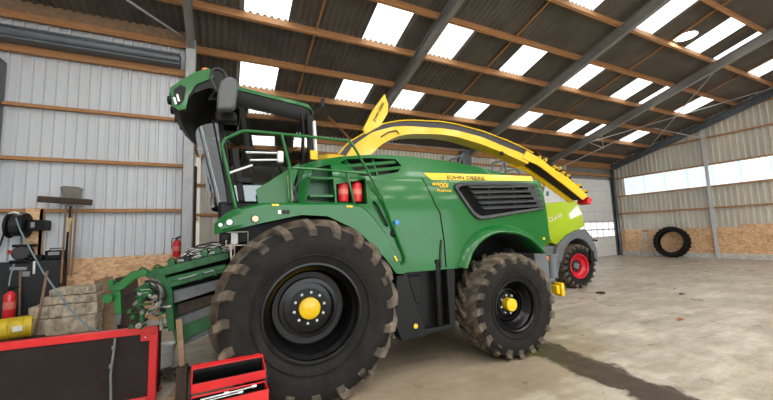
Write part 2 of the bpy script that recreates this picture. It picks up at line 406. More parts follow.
# purlins
for i, y in enumerate(PUR):
    xa = X0 if y < YL else XC
    g = G(); yc = y+.045; g.beam((xa, yc, zr(yc)-.125), (XR-.1, yc, zr(yc)-.125), .085, .225, (0, .27, 1)); struct(g, 'purlin_beam', WOODP, bevel=.004, seg=1)
g = G(); g.box(X0, XC, YL-.12, YL-.05, 7.04, 7.20); struct(g, 'eaves_beam', WOODP)
g = G(); g.box(X0, XC, YL-.09, YL-.01, 7.21, 7.50); struct(g, 'eaves_beam', WOODO)
g = G(); g.box(XC, XR, YB-.12, YB-.02, 5.95, 6.2); struct(g, 'eaves_beam', WOODP)
# thin timber sag bars half way along every bay
for xm in (-3.9, 2.28, 8.4, 14.5, 20.8):
    for a, b in zip(PUR[:-1], PUR[1:]):
        if xm < 0 and a > YL: continue
        g = G(); g.beam((xm, a-.01, zr(a)-.09), (xm, b+.09, zr(b+.09)-.09), .05, .05); struct(g, 'sag_beam', WOODP)
# eaves knee braces
for a, b in (((312, 99.5), (351, 140)), ((470, 143), (455, 128)), ((545, 160), (533, 148))):
    pa, pb = on_y(*a, 12.2), on_y(*b, 13.6); g = G(); g.beam(pa, pb, .06, .08); struct(g, 'knee_brace_beam', WOODP)
# steel rafters and their columns
RX = [-.80, 5.45, 11.5, 17.75, 24.1]
for i, x in enumerate(RX):
    ye = YL-.1 if i == 0 else YB-.15
    g = G(); o = -.27-.17
    g.ibeam((x, RID, zr(RID)+o), (x, ye, zr(ye)+o), .17, .34, .018); struct(g, 'rafter_beam', RAFT if i < 4 else DKST)
    g = G(); g.ibeam((x, Y0+.2, zr(Y0+.2)+o), (x, RID, zr(RID)+o), .17, .34, .018); struct(g, 'rafter_beam', RAFT if i < 4 else DKST)
    g = G(); zt = zr(ye)-.3
    if i in (0,): g.box(x-.12, x+.10, YL-.34, YL-.04, 0, zt)
    elif i == 4: g.box(x-.05, x+.05, ye-.1, ye, 0, zt)
    else: g.box(x-.09, x+.09, ye-.3, ye, 0, zt)
    struct(g, 'wall_column', GALV if i == 0 else DKST, bevel=.01)
g = G(); g.box(-4.75, -4.32, YL-.3, YL-.05, 0, 6.0); struct(g, 'wall_column', DKST, bevel=.01)
# steel channel under the eaves on the left wall
ztop = lambda x, y: on_y(x, y, YL-.2).z
za, zb = on_y(0, 25, YL-.3).z, on_y(0, 38.5, YL-.3).z
g = G(); g.box(X0, XC-.1, YL-.42, YL-.12, za-.05, za); g.box(X0, XC-.1, YL-.17, YL-.12, zb, za); g.box(X0, XC-.1, YL-.42, YL-.12, zb, zb+.05); g.tube([(X0, YL-.36, (za+zb)/2), (XC-.1, YL-.36, (za+zb)/2)], (za-zb)*.36, 12)
struct(g, 'eaves_channel_beam', DKST, bevel=.02)
zc = on_y(10, 43.5, YL-.08).z
# girts of the left wall
for z, h in ((zc-.1, .17), (on_y(0, 101.5, YL-.08).z-.03, .08), (on_y(0, 156, YL-.08).z-.03, .08), (2.74, .08)):
    g = G(); g.box(-4.45, XC, YL-.13, YL-.035, z-h/2, z+h/2); struct(g, 'girt_beam', WOODP, bevel=.006, seg=1)
for z in (1.65, 2.74, 3.95, 5.14, 6.3):
    g = G(); g.box(XC+.002, XC+.09, YL+.1, YB, z-.04, z+.04); struct(g, 'girt_beam', WOODP)
for z in (2.75, 3.94, 5.16, 6.66, 7.9):
    g = G(); g.box(XR-.10, XR-.01, Y0, YB if z < 5.9 else (10.27-z)/.28-.6, z-.04, z+.04); struct(g, 'girt_beam', WOODP)
for z in (2.9, 4.0, 5.1, 5.55):
    g = G(); g.box(XC, 19.5, YB-.09, YB-.005, z-.05, z+.05); struct(g, 'girt_beam', WOODP)
SILVC = mat('zinc_column', (.58, .59, .60), .5, 0, .1, 4)
# gable columns
for y, zt in ((8.98, zr(8.98)-.25), (3.0, zr(3)-.25)):
    g = G(); g.ibeam((XR-.17, y, 0), (XR-.17, y, zt), .12, .13, .012, (1, 0, 0)); struct(g, 'gable_column', SILVC)
g = G(); g.box(XR-.2, XR-.07, YB-.18, YB-.06, 0, 5.9); struct(g, 'corner_column', DKST)
# thin wind-bracing rods in the last bays
def rod(a, b, r=.022, m=GALV): g = G(); g.tube([a, b], r, 6); return struct(g, 'bracing_beam', m)
JB = on_x(645.5, 126.5, 21.6)
rod(on_x(552, 172, 17.6), JB, .028, SILVER); rod(JB, on_x(708.5, 139.5, XR-.22), .028, SILVER); rod(on_x(629, 105, 18.0), JB, .028, SILVER)
rod((XR-.2, 5.6, zr(5.6)-.3), (18.0, 11.8, zr(11.8)-.42)); rod((17.9, 5.8, zr(5.8)-.42), (XR-.2, 11.8, zr(11.8)-.35))
rod((17.75, 10.6, zr(10.6)-.62), (19.3, 11.5, 6.35)); rod((19.3, 11.5, 6.35), (18.6, 12.0, zr(12.0)-.1))
pa, pb = on_y(127, 0, 7.8), on_y(183, 37, 9.55); rod(pa, pb, .024, GALV)

# sectional door in the back wall
def sect_door():
    d = empty('door_1', (19.6, YB, 0)); tag(d, kind='structure'); w = 4.35
    zs = [0, .62, 1.2, 2.3, 2.95, 3.6, 4.3, 5.1]
    for k in range(7):
        g = G(); a, b = zs[k]+.006, zs[k+1]-.006
        if k == 2:
            g.box(0, w, 0, .05, a, a+.09); g.box(0, w, 0, .05, b-.09, b); g.box(0, w, 0, .05, (a+b)/2-.05, (a+b)/2+.05)
            for j in range(8): x = w*j/7; g.box(max(0, x-.04), min(w, x+.04), 0, .05, a, b)
        else: g.box(0, w, 0, .05, a, b)
        g.build('door_panel', DOORM, d, bevel=.006, seg=1)
    g = G(); g.box(.02, w-.02, .018, .03, 1.25, 2.26); g.build('door_pane', DOORW, d)
    g = G(); g.box(w, w+.1, -.06, .06, 0, 5.2); g.box(-.1, 0, -.06, .06, 0, 5.2); g.build('door_rail', DKST, d)
sect_door()

# ================================================================== TYRES
def tyre_mesh(R, rin, W, nlug, lugh, n=64, tread=True, flat=None):
    h = W/2; g = G(); Rc = R-lugh
    prof = [(rin-.02, -h*.80), (rin+.01, -h*.84), (rin+(Rc-rin)*.15, -h*.90), (rin+(Rc-rin)*.4, -h*1.0), (rin+(Rc-rin)*.68, -h*.99), (Rc-.085*R, -h*.93), (Rc-.025*R, -h*.84), (Rc-.004*R, -h*.5), (Rc, 0)]
    prof = prof + [(r, -w) for r, w in prof[-2::-1]]
    g.cur = 0; g.lathe(prof[:7], n=n); g.lathe(prof[-7:], n=n); g.cur = 1; g.lathe(prof[6:-6], n=n); g.cur = 0
    # raised ring lines on the sidewall
    for s in (-1, 1):
        for q in (.22,): rr = rin+(Rc-rin)*q; g.lathe([(rr-.012, s*h*(.97 if q < .5 else 1.0)), (rr, s*h*(1.0 if q < .5 else 1.018)), (rr+.012, s*h*(.99 if q < .5 else .995))], n=n)
    if tread:
        g.cur = 1
        def tp(w, a, up):      # point on the carcass: w across (-h..h), extended down the shoulder
            aw = abs(w); sg = -1 if w < 0 else 1
            if aw <= h*.86: r = Rc-.004*R*(aw/h); y = w; nr, ny = 1, 0
            else:
                t = (aw-h*.86)/(h*.30); r = Rc-.02*R-.15*R*t; y = sg*(h*.86+h*.12*min(1, t*1.3)); nr, ny = .45, .9*sg
            r += nr*up; y += ny*up
            return (r*cos(a), y, r*sin(a))
        for k in range(nlug*2):
            sg = 1 if k % 2 else -1; a0 = 2*PI*k/(nlug*2)
            ws = [-.06*h, .25*h, .5*h, .72*h, .87*h, .98*h, 1.10*h]; secs = []
            for i, w in enumerate(ws):
                q = max(0, w/h); da = 1.15*(lugh/.06)*max(0, 1-q)**1.15*(.30/R*1.1)*(W/.8); a = a0+da
                wd = (.046+.024*q)/R*(.8+.25*R); up = lugh*(1.0 if i < 5 else .62 if i == 5 else .30)
                ww = w*sg
                secs.append([tp(ww, a-wd, -.01), tp(ww, a-wd*.62, up), tp(ww, a+wd*.62, up), tp(ww, a+wd, -.01)])
            g.cur = 1; g.loft(secs[:6], cap=True); g.cur = 2; g.loft(secs[5:]); g.cur = 1
    if flat: g.v = [(x, y, max(z, -flat)) for x, y, z in g.v]
    return g
def wheel(parent, name, loc, R, rin, W, nlug, lugh, rimm, capm, flip=False, cap=.145, recess=.38, bolts=10, capout=.06, boltm=STEEL, caph=.05):
    h = W/2; face = h*.84
    g = G()
    yo = -face; yr = -face+recess
    prof = [(rin-.015, yo+.03), (rin+.012, yo-.004), (rin+.015, yo-.02), (rin-.01, yo-.022), (rin-.03, yo+.0), (rin-.035, yo+.05), (rin-.075, yo+.10), (rin-.085, yo+recess*.55), (rin-.12, yo+recess*.72), (rin-.125, yr+.01), (rin*.66, yr+.015), (rin*.64, yr-.045), (rin*.56, yr-.05), (rin*.54, yr+.01), (rin*.42, yr+.0), (.001, yr)]
    g.lathe(prof, n=56)
    g.lathe([(rin-.01, -yo-.03), (rin+.01, -yo+.02), (rin-.03, -yo), (rin-.08, -yo-.1), (rin-.09, yr+.05), (.001, yr+.05)], n=56)
    w = g.build(name, rimm, parent, smooth=30, loc=loc)
    if flip: w.rotation_euler = (0, 0, PI)
    tyre_mesh(R, rin, W, nlug, lugh, flat=loc[2]).build('tire', [RUBBER, LUGM, LUGD], w, smooth=32)
    g = G(); g.lathe([(cap*1.75, yr-.002), (cap*1.75, yr-.03), (cap*1.1, yr-.035), (cap*1.1, yr+.0)], n=32); g.build('hub_flange', BLK, w)
    g = G(); g.lathe([(cap, yr-.02), (cap, yr-caph-capout+.01), (cap*.9, yr-caph-capout), (.001, yr-caph-capout-.004)], n=28); g.lathe([(.012, yr-caph-capout-.012), (.012, yr-caph-capout+.01)], n=8); g.build('hub_cap', capm, w)
    for k in range(bolts):
        a = 2*PI*(k+.3)/bolts; rr = cap*1.42
        g = G(); g.lathe([(.001, yr-.075), (.018, yr-.07), (.021, yr-.04), (.026, yr-.028), (.026, yr-.01)], (rr*cos(a), 0, rr*sin(a)), n=6); g.build('wheel_bolt', boltm, w)
    return w

# ================================================================== FORAGE HARVESTER
HV = empty('forage_harvester', HO, PHI, 'green and yellow self-propelled forage harvester with cab and curved yellow spout', 'forage harvester')
def hp(g, name, m, **k): return g.build(name, m, HV, **k)
RF, RR = 1.125, .80
for sg in (1, -1):
    wheel(HV, 'front_wheel', (0, -sg*1.32, 1.055), RF, .575, .82, 20, .062, RIM, YEL, sg < 0, cap=.135)
    w = wheel(HV, 'rear_wheel', (3.07, -sg*1.36, RR-.01), RR, .385, .60, 20, .05, RIM, YEL, sg < 0, cap=.10, recess=.22, capout=.10, bolts=8)

# --- main body: solid, with wheel arches, step recess, extinguisher recess and air intake cut in
zt_pts = [(-.12, 2.93), (.1, 3.0), (.47, 3.08), (.92, 3.13), (1.3, 3.145), (1.76, 3.13), (2.42, 3.08), (2.89, 3.02), (3.31, 2.95), (3.95, 2.85)]
def interp(pts, x):
    if x <= pts[0][0]: return pts[0][1]
    for (a, b), (c, d) in zip(pts[:-1], pts[1:]):
        if x <= c: return b+(d-b)*(x-a)/(c-a)
    return pts[-1][1]
def body_s(z):      # camera-side offset of the side skin at height z
    return interp([(1.4, 1.46), (2.3, 1.45), (2.7, 1.40), (2.84, 1.355), (2.9, 1.32), (3.05, 1.22)], z)
secs = []
ls = [-.12, .05, .2, .35, .5, .7, .92, 1.2, 1.5, 1.76, 2.1, 2.42, 2.89, 3.31, 3.7, 3.98]
for l in ls:
    zt = interp(zt_pts, l); k = 1.0 if l > .3 else .90+.10*max(0, (l+.12)/.42)**.5
    half = [(1.46, 1.41), (1.455, 1.9), (1.45, 2.3), (1.43, 2.5), (1.40, 2.70), (1.375, 2.79), (1.33, min(zt-.06, 2.88)), (1.22, zt-.005), (1.0, zt+.03), (.6, zt+.06), (0, zt+.075)]
    lo = lambda z: l + (.03*(2.9-z)+.03 if l > 3.9 else 0)
    sec = [(lo(z), -s*k, z) for s, z in half] + [(lo(z), s*k, z) for s, z in half[-2::-1]]
    secs.append(sec)
g = G(); g.loft(secs)
body = hp(g, 'body_shell', [GREEN, DARK, GREEN2])
archf = [(-1.3, 1.0), (-1.2, 2.0), (-.57, 2.14), (-.12, 2.23), (.21, 2.21), (.60, 2.02), (.96, 1.66), (1.14, 1.395), (1.16, 1.0)]
archr = [(2.15, 1.0), (2.27, 1.40), (2.39, 1.64), (2.50, 1.75), (2.61, 1.82), (2.72, 1.87), (2.84, 1.90), (2.96, 1.91), (3.09, 1.90), (3.22, 1.885), (3.34, 1.85), (3.47, 1.80), (3.59, 1.72), (3.78, 1.54), (3.84, 1.3), (3.85, 1.0)]
cuts = []
for a, b in ((.7, 1.8), (-1.8, -.7)):
    g = G(); g.lz(archf, a, b); cuts.append(g); g = G(); g.lz(archr, a, b); cuts.append(g)
# opening behind the engine grille
GO = Pl(1.45, [(454.2, 187), (455.5, 184), (460, 182.2), (471, 181.3), (510, 181), (531, 182), (537, 195), (543, 210), (520, 213.5), (498, 217.5), (480, 220.5), (475.5, 219), (471, 215), (462, 201)])
gx, gz = sum(p[0] for p in GO)/14, sum(p[1] for p in GO)/14
for a, b in ((1.22, 1.8), (-1.8, -1.22)):
    g = G(); g.lz([(gx+(p[0]-gx)*.89, gz+(p[1]-gz)*.82) for p in GO], a, b); cuts.append(g)
# rear corner above the arch, cut away at a slant
g = G(); g.lz([(3.78, 1.54), (4.02, 1.76), (4.3, 1.80), (4.3, 1.2), (3.7, 1.2)], -1.9, 1.9); cuts.append(g)
cut(body, cuts, [GREEN, DARK])
# recesses in the side wall above the deck
def Q(s, *pts): return Pl(s, pts)
rec = []
g = G(); g.lz(Q(1.36, (313, 167.5), (331.6, 163.5), (334, 203), (306.5, 203)), 1.08, 1.6); rec.append(g)
g = G(); g.lz(Q(1.38, (335.5, 184.5), (365, 179), (366, 204.5), (335.5, 204.5)), 1.0, 1.6); rec.append(g)
for g_ in rec: pass
cut(body, rec, [GREEN, GREEN2])
# air intake opening with the bars across it
g = G(); g.lz(Q(1.26, (340, 162.5), (347, 159), (372, 157.8), (396, 159), (400.5, 166), (396, 173), (372, 177.5), (358, 177.5), (350, 170)), .95, 1.6)
cut(body, [g], [GREEN, DARK])
# louvre bars across the opening, on the skin
def skin(x, y):
    s = 1.4
    for _ in range(6): l, z = P(x, y, s); s = body_s(z)
    return Vector((l, -s, z))
g = G()
for a, b in (((341, 166.5), (399, 161.5)), ((352, 172.5), (400.5, 167.5))):
    g.beam(skin(*a)+Vector((0, .03, 0)), skin(*b)+Vector((0, .03, 0)), .05, .045)
g.beam(skin(345, 159.5)+Vector((0, .03, 0)), skin(356, 176)+Vector((0, .03, 0)), .05, .05); g.beam(skin(373, 158)+Vector((0, .04, 0)), skin(378, 176)+Vector((0, .04, 0)), .03, .04)
hp(g, 'intake_louvre', GREEN)
g = G(); g.lz(Q(1.2, (343, 163), (396, 160), (396, 172), (358, 176)), .96, .98); hp(g, 'intake_screen', mat('intake_mesh', (.10, .085, .07), .6, .3, .3, 60))
# steps in the recess
for y in (177.5, 195.5):
    (l0, z0), (l1, z1) = P(309, y, 1.36), P(333, y, 1.36)
    g = G(); g.box(l0, l1, -1.40, -1.10, z0-.025, z0+.01); hp(g, 'step', GREEN, bevel=.006)
# step risers
# front fender with its nose and the deck behind the cab door
hi = [(-1.09, 2.16), (-.94, 2.29), (-.57, 2.385), (.5, 2.385), (.69, 2.34), (.84, 2.19), (1.0, 1.97), (1.26, 1.44)]
lo_ = [(-1.09, 2.02), (-.57, 2.14), (-.12, 2.23), (.21, 2.21), (.60, 2.02), (.96, 1.66), (1.14, 1.41), (1.26, 1.41)]
g = G(); n = 36; outer = []; inner = []
for i in range(n+1):
    l = -1.09+2.35*i/n; outer.append((l, interp(hi, l))); inner.append((l, interp(lo_, l)))
secs = []
for (l, zh), (_, zl) in zip(outer, inner):
    sx = 1.56 - (.10*max(0, (-l-.75)/.34)**2 if l < -.75 else 0)
    secs.append([(l, -.86 if l < .45 else -1.44, zh), (l, -sx+.03, zh), (l, -sx, zh-.03), (l, -sx, zl), (l, -sx+.05, zl), (l, -sx+.05, zh-.06), (l, -.86 if l < .45 else -1.44, zh-.05)])
for sg in (1, -1):
    g = G(); g.loft([[(x, y*sg, z) for x, y, z in q] for q in secs]); hp(g, 'front_fender', GREEN)
    g = G(); ring = [[(l, -.7*sg, z+.0), (l, -1.52*sg, z+.0), (l, -1.52*sg, z+.025), (l, -.7*sg, z+.025)] for l, z in [(a, b) for a, b in lo_[1:-1]]]; g.loft(ring); hp(g, 'wheel_arch_liner', DARK)
# nose recess and lamps
g = G(); g.lz([(-1.03, 2.07), (-.93, 2.20), (-.66, 2.31), (-.61, 2.19), (-.80, 2.13)], 1.545, 1.562); hp(g, 'lamp_recess', GREEN2)
def round_lamp(x, y, s, r, m, name='work_light'):
    l, z = P(x, y, s); g = G(); g.disc((l, -s, z), r*1.25, 'y', .03, 16); o = hp(g, name, BLK)
    g = G(); g.disc((l, -s-.012, z), r, 'y', .03, 16); g.build('lens', m, o); return o
LENS = mat('lamp_lens', (.75, .8, .82), .15, 0, .05)
round_lamp(229.7, 222.3, 1.56, .032, LENS); round_lamp(220.6, 225, 1.52, .022, LENS); round_lamp(255.3, 218.8, 1.57, .036, mat('amber_lens', (.85, .55, .35), .3), 'side_reflector')
g = G(); l, z = P(275.5, 205, 1.57); g.box(l-.04, l+.04, -1.575, -1.56, z-.012, z+.012); hp(g, 'fender_sticker', SIGNY)
g = G(); l, z = P(349.5, 206.5, 1.57); g.box(l-.04, l+.04, -1.575, -1.56, z-.012, z+.012); hp(g, 'fender_sticker', SIGNY)
for x in (279.5, 284, 288):
    l, z = P(x, 212, 1.565); g = G(); g.box(l-.018, l+.018, -1.575, -1.56, z-.022, z+.022); hp(g, 'socket', WHITE if x < 280 else PLAS)
g = G(); l, z = P(393, 258, 1.47); g.prism([(l-.03, -1.57, z+.03), (l-.01, -1.57, z+.04), (l+.03, -1.57, z-.03), (l+.01, -1.57, z-.04)], (0, -.006, 0)); hp(g, 'side_sticker', SIGNY)
# sloping green shield beside the cab
g = G(); g.lz(Q(1.28, (256, 189.5), (289.7, 168), (300, 163), (288.4, 203), (258, 204)), 1.25, 1.28); hp(g, 'cab_side_shield', GREEN2, bevel=.006)
g = G(); g.tube([(*(lambda p: (p[0], -1.36, p[1]))(P(304.5, 168, 1.36)),), (*(lambda p: (p[0], -1.38, p[1]))(P(294.5, 190, 1.38)),)], .012, 8); g.tube([(P(294.5, 190, 1.38)[0], -1.38, P(294.5, 190, 1.38)[1]), (P(297, 201, 1.4)[0], -1.4, P(297, 201, 1.4)[1])], .010, 8); hp(g, 'gas_strut', HOSE)
g = G(); a = P(289, 176, 1.42); b = P(291, 201, 1.42); g.tube([(a[0], -1.42, a[1]), (b[0], -1.42, b[1])], .022, 8); hp(g, 'white_warning_tube', mat('warning_tube', (.8, .75, .7), .4, 0, .1, 3, col2=(.8, .25, .15)))
# inner side panels with latch and grab handle
def skinpoly(pts, off=.0, th=.006):
    q = [skin(*p) for p in pts]; g = G(); g.prism([p+Vector((0, .02, 0)) for p in q], (0, -.02-off-th, 0)); return g
hp(skinpoly([(368, 184), (381.5, 182.5), (383, 197), (402, 235), (408, 262), (401, 265), (389, 243), (369, 206)], .0), 'side_hatch', GREEN2, bevel=.008)
g = G(); g.tube([skin(373.5, 202)+Vector((0, .0, 0)), skin(375, 204)+Vector((0, -.05, 0)), skin(385.5, 224)+Vector((0, -.05, 0)), skin(387, 226)], .016, 8); hp(g, 'grab_handle', BLK)
g = G(); p = skin(396, 222.5); g.disc(p+Vector((0, -.01, 0)), .035, 'y', .05, 14); hp(g, 'blue_filler_cap', BLUE)
g = G(); p = skin(393.5, 233); g.ball(p+Vector((0, .01, 0)), .06, 12, (1, .6, 1.1)); hp(g, 'black_cap', PLAS)
# panel seam: a thin dark gasket following the door edge
g = G()
sm = [skin(*q) for q in ((399, 158), (410, 163.5), (423, 180), (431, 195), (436, 206), (440, 213), (444, 240), (446, 267))]
g.tube([p+Vector((0, -.002, 0)) for p in sm], .010, 6); hp(g, 'panel_gasket', BLK)
g = G(); g.tube([skin(*q)+Vector((0, -.012, 0)) for q in ((441, 240), (440, 255), (440.5, 268))], .014, 6); hp(g, 'door_rod', HOSE)
# stripe + lettering
g = G(); n = 20; st = []
for i in range(n+1):
    l = 1.74+2.12*i/n; zt = 2.86+.012*min(1, (l-1.7)); zb = 2.745+.035*(l-1.74)/2.1; zb = min(zb, zt-.02)
    if i == 0: zb = 2.84
    st.append([(l, -body_s(zb)-.006, zb), (l, -body_s(zt)-.006, zt), (l, -body_s(zt)+.02, zt), (l, -body_s(zb)+.02, zb)])
g.loft(st); hp(g, 'hood_stripe', YEL)
l0, z0 = P(447.5, 179.0, 1.37)
text('JOHN DEERE', 'brand_lettering', TEXTB, HV, (2.12, -1.388, 2.768), .098, rot=(PI/2-.42, 0, 0), sx=1.28, bold=.001)
l0, z0 = P(431, 187.3, 1.41); text('9900i', 'model_lettering', SIGNY, HV, (l0, -1.425, z0), .105, rot=(PI/2-.1, 0, 0), shear=.2, sx=1.25, bold=.001)
l0, z0 = P(436.5, 191.8, 1.42); text('ProDrive', 'model_lettering', SIGNY, HV, (l0, -1.432, z0), .062, rot=(PI/2-.1, 0, 0), shear=.2, sx=1.1, bold=.0005)
# engine grille
def grille(sg):
    out = Q(1.45, (454.2, 187), (455.5, 184), (460, 182.2), (471, 181.3), (510, 181), (531, 182), (537, 195), (543, 210), (520, 213.5), (498, 217.5), (480, 220.5), (475.5, 219), (471, 215), (462, 201))
    cxl = sum(p[0] for p in out)/len(out); czl = sum(p[1] for p in out)/len(out)
    def sk(p, off): s = body_s(min(p[1], 2.85))+off; return (p[0], -s*sg, p[1])
    g = G(); inn = [(cxl+(p[0]-cxl)*.88, czl+(p[1]-czl)*.80) for p in out]; n = len(out)
    vs = [sk(p, -.01) for p in out]+[sk(p, .045) for p in [(cxl+(q[0]-cxl)*.97, czl+(q[1]-czl)*.95) for q in out]]+[sk(p, .035) for p in inn]+[sk(p, -.06) for p in inn]
    g.add(vs, [(r*n+i, r*n+(i+1) % n, (r+1)*n+(i+1) % n, (r+1)*n+i) for r in range(3) for i in range(n)])
    fr = g.build('grille_frame', GRILL, HV, bevel=.004)
    g = G(); g.add([(p[0], -1.23*sg, p[1]) for p in inn], [tuple(range(n))]); g.build('grille_mesh', DARK, fr)
    g = G()
    zs = [2.64, 2.555, 2.47, 2.385, 2.30]
    for i, z in enumerate(zs):
        le = 2.40+.30*(2.72-z)/.5; re_ = 3.86+.10*(2.75-z)/.45
        zz = z+.035
        g.prism([(le+.02, -(body_s(z)+.008)*sg, zz), (re_, -(body_s(z)+.008)*sg, zz+.04), (re_, -(body_s(z)+.05)*sg, zz+.01), (le+.05, -(body_s(z)+.045)*sg, zz-.03)], (0, 0, -.022))
    for x in (2.85, 3.35): g.box(x, x+.02, *sorted((-(1.40)*sg, -(1.43)*sg)), 2.3, 2.7)
    g.build('grille_slats', GRILL, fr)
grille(1); grille(-1)
# rear fender flare
for sg in (1, -1):
    inn = archr[1:-2]; c = (3.05, 1.15)
    secs = []
    for (l, z) in inn:
        dx, dz = l-c[0], z-c[1]; q = math.hypot(dx, dz); u = (dx/q, dz/q); k = .13
        o = (l+u[0]*k, z+u[1]*k); k2 = .05
        secs.append([(l, -sg*1.30, z), (l, -sg*1.57, z), (l+u[0]*.02, -sg*1.585, z+u[1]*.02), (l+u[0]*.06, -sg*1.56, z+u[1]*.06), (o[0], -sg*1.462, o[1]), (o[0], -sg*1.42, o[1])])
    g = G(); g.loft(secs, closed=True); hp(g, 'rear_fender', GREEN)
g = G(); l, z = P(543.5, 238.5, 1.46); g.box(l-.02, l+.02, -1.475, -1.46, z-.02, z+.02); hp(g, 'side_sticker', SIGNY)
# lower chassis
g = G(); g.box(-.9, 3.9, -.45, .45, .75, 1.7); g.box(1.2, 2.2, -1.2, 1.2, .8, 1.42); hp(g, 'chassis', DARK)
g = G(); g.tube([(0, -1.0, 1.0), (0, 1.0, 1.0)], .17, 12); hp(g, 'front_axle', BLK)
g = G(); g.beam((3.0, -1.1, .78), (3.0, 1.1, .78), .22, .2); hp(g, 'rear_axle', BLK)
g = G(); g.lz(archr[1:-1], .66, .7); hp(g, 'inner_wheel_well', DARK)
g = G(); g.lz([(1.2, 1.4), (-.9, 2.1), (-.9, 1.2), (1.2, 1.0)], .6, .63); hp(g, 'inner_wheel_well', DARK)
# tank and step box between the wheels
zb = P(430, 333, 1.45)[1]
g = G(); g.lz([(1.16, 1.39), (1.32, 1.39), (1.42, 1.05), (1.58, .60), (1.55, .52), (1.20, .50), (1.10, .75)], 1.28, 1.50); hp(g, 'step_side_box', PLAS, bevel=.015)
g = G(); g.lz([(1.32, 1.41), (2.10, 1.41), (2.06, .60), (1.55, .56)], .8, 1.30); g.lz([(1.55, .60), (2.06, .62), (2.06, .56), (1.55, .52)], 1.25, 1.46); hp(g, 'side_tank', PLAS, bevel=.012)
g = G(); g.lz([(1.98, 1.40), (2.12, 1.40), (2.08, .58), (1.98, .58)], 1.28, 1.46); hp(g, 'toolbox_column', PLAS, bevel=.012)
g = G(); g.lz([(1.40, 1.34), (1.62, 1.34), (1.62, .95), (1.52, .95)], 1.29, 1.33); hp(g, 'tank_panel', PLAS, bevel=.01)
lc = P(437, 290, 1.4)[0]
g = G(); g.lathe([(.001, .62), (.05, .62), (.055, .64), (.055, 1.50), (.065, 1.505), (.065, 1.55), (.05, 1.56), (.001, 1.56)], (lc, -1.42, 0), 'z', 16); hp(g, 'filter_cylinder', BLK)
g = G(); l, z = P(415.5, 326, 1.5); g.disc((l, -1.505, z), .032, 'y', .02, 14); hp(g, 'yellow_reflector', SIGNY)
# rear end
g = G(); g.lz([(3.80, 1.60), (3.99, 1.74), (4.12, 1.40), (4.12, .95), (3.9, .95), (3.82, 1.3)], .5, 1.32); g.box(3.7, 4.1, -.9, .9, .95, 2.5); hp(g, 'rear_panel', SLATE, bevel=.02)
g = G(); l, z = P(551, 262, 1.1); g.lathe([(.001, z-.28), (.10, z-.28), (.10, z+.10), (.12, z+.10), (.12, z+.14), (.001, z+.14)], (l, -1.1, 0), 'z', 18); hp(g, 'rear_bumper_post', SLATE)
l, z = P(545.5, 258.5, 1.25); g = G(); g.box(l-.04, l+.04, -1.28, -1.2, z-.04, z+.04); hp(g, 'rear_marker_light', ORANGE)
l, z = P(559, 289, 1.1); g = G(); g.box(l-.035, l+.035, -1.2, -1.0, z-.12, z+.12); g.box(l-.12, l-.05, -1.17, -1.03, z-.08, z+.08); hp(g, 'yellow_rear_buffer', YEL, bevel=.02)

# --- handrails
def rail(pts, s=1.47, r=.019, name='handrail', m=GREEN):
    g = G(); q = []
    for p in pts:
        sx = p[2] if len(p) > 2 else s; l, z = P(p[0], p[1], sx); q.append((l, -sx, z))
    # ease the corners
    out = [q[0]]
    for a, b, c in zip(q[:-2], q[1:-1], q[2:]):
        a, b, c = Vector(a), Vector(b), Vector(c); k = min(.05, (b-a).length*.3, (c-b).length*.3)
        p0 = b+(a-b).normalized()*k; p2 = b+(c-b).normalized()*k
        for t in (0, .25, .5, .75, 1): out.append(p0*(1-t)**2+b*2*t*(1-t)+p2*t*t)
    out.append(q[-1]); g.tube(out, r, 8); return hp(g, name, m)
rail([(235.8, 208), (225.5, 162), (221.6, 145), (225, 139), (243.7, 130.5), (281.5, 134), (312, 137), (350, 141), (356, 150), (383.6, 200.7, 1.49), (390.8, 220, 1.5), (404.5, 256, 1.5), (405, 261, 1.5), (400.5, 264, 1.47)])
rail([(281.5, 134), (290, 168)]); rail([(288, 167.8), (320, 169.5), (369, 173.6)], r=.016); rail([(346.5, 171.5), (354.5, 204, 1.5)], r=.016)
rail([(289, 168), (291, 203)], r=.016)
rail([(226.5, 174), (252.5, 165)], s=1.40, r=.013, m=WHITE, name='mirror_stay')

# --- cab
def cabsym(fn):
    for sg in (1, -1): fn(sg)
g = G(); g.box(-1.08, .12, -.92, .92, 1.9, 2.46); g.lz([(-1.1, 2.46), (-1.1, 2.2), (-.7, 1.75), (.1, 1.75), (.1, 2.46)], -.9, .9); hp(g, 'cab_floor', BLK, bevel=.02)
# roof: rounded slab with green cap
def roofring(zv, grow, l0, l1, w, n=10):
    pts = []; r = .16
    for cx_, cy_, a0 in ((l1-r, w-r, 0), (l0+r, w-r, PI/2), (l0+r, -w+r, PI), (l1-r, -w+r, 1.5*PI)):
        for k in range(n//2+1): a = a0+PI/2*k/(n//2); pts.append((cx_+(r+grow)*cos(a), cy_+(r+grow)*sin(a), zv(cx_+(r+grow)*cos(a))))
    return pts
top = lambda x: interp([(-1.2, 4.04), (-.85, 4.03), (-.32, 3.965), (.1, 3.86), (.2, 3.78)], x)
g = G(); S = []
for dz, gr_, k in ((-.30, -.10, 0), (-.22, -.02, 0), (-.12, .0, 0), (-.045, .0, 0), (-.02, -.02, 0)):
    S.append(roofring(lambda x, dz=dz: top(x)+dz*(1 if x < -.1 else 1), gr_, -1.15, .16, 1.02))
g.loft(S); hp(g, 'cab_roof', PLAS)
g = G(); S = [roofring(lambda x, dz=dz: top(x)+dz, gr_, -1.15, .16, 1.02) for dz, gr_ in ((-.05, .015), (-.005, .015), (.012, -.01), (.022, -.12))]; g.loft(S); hp(g, 'roof_cap', GREEN)
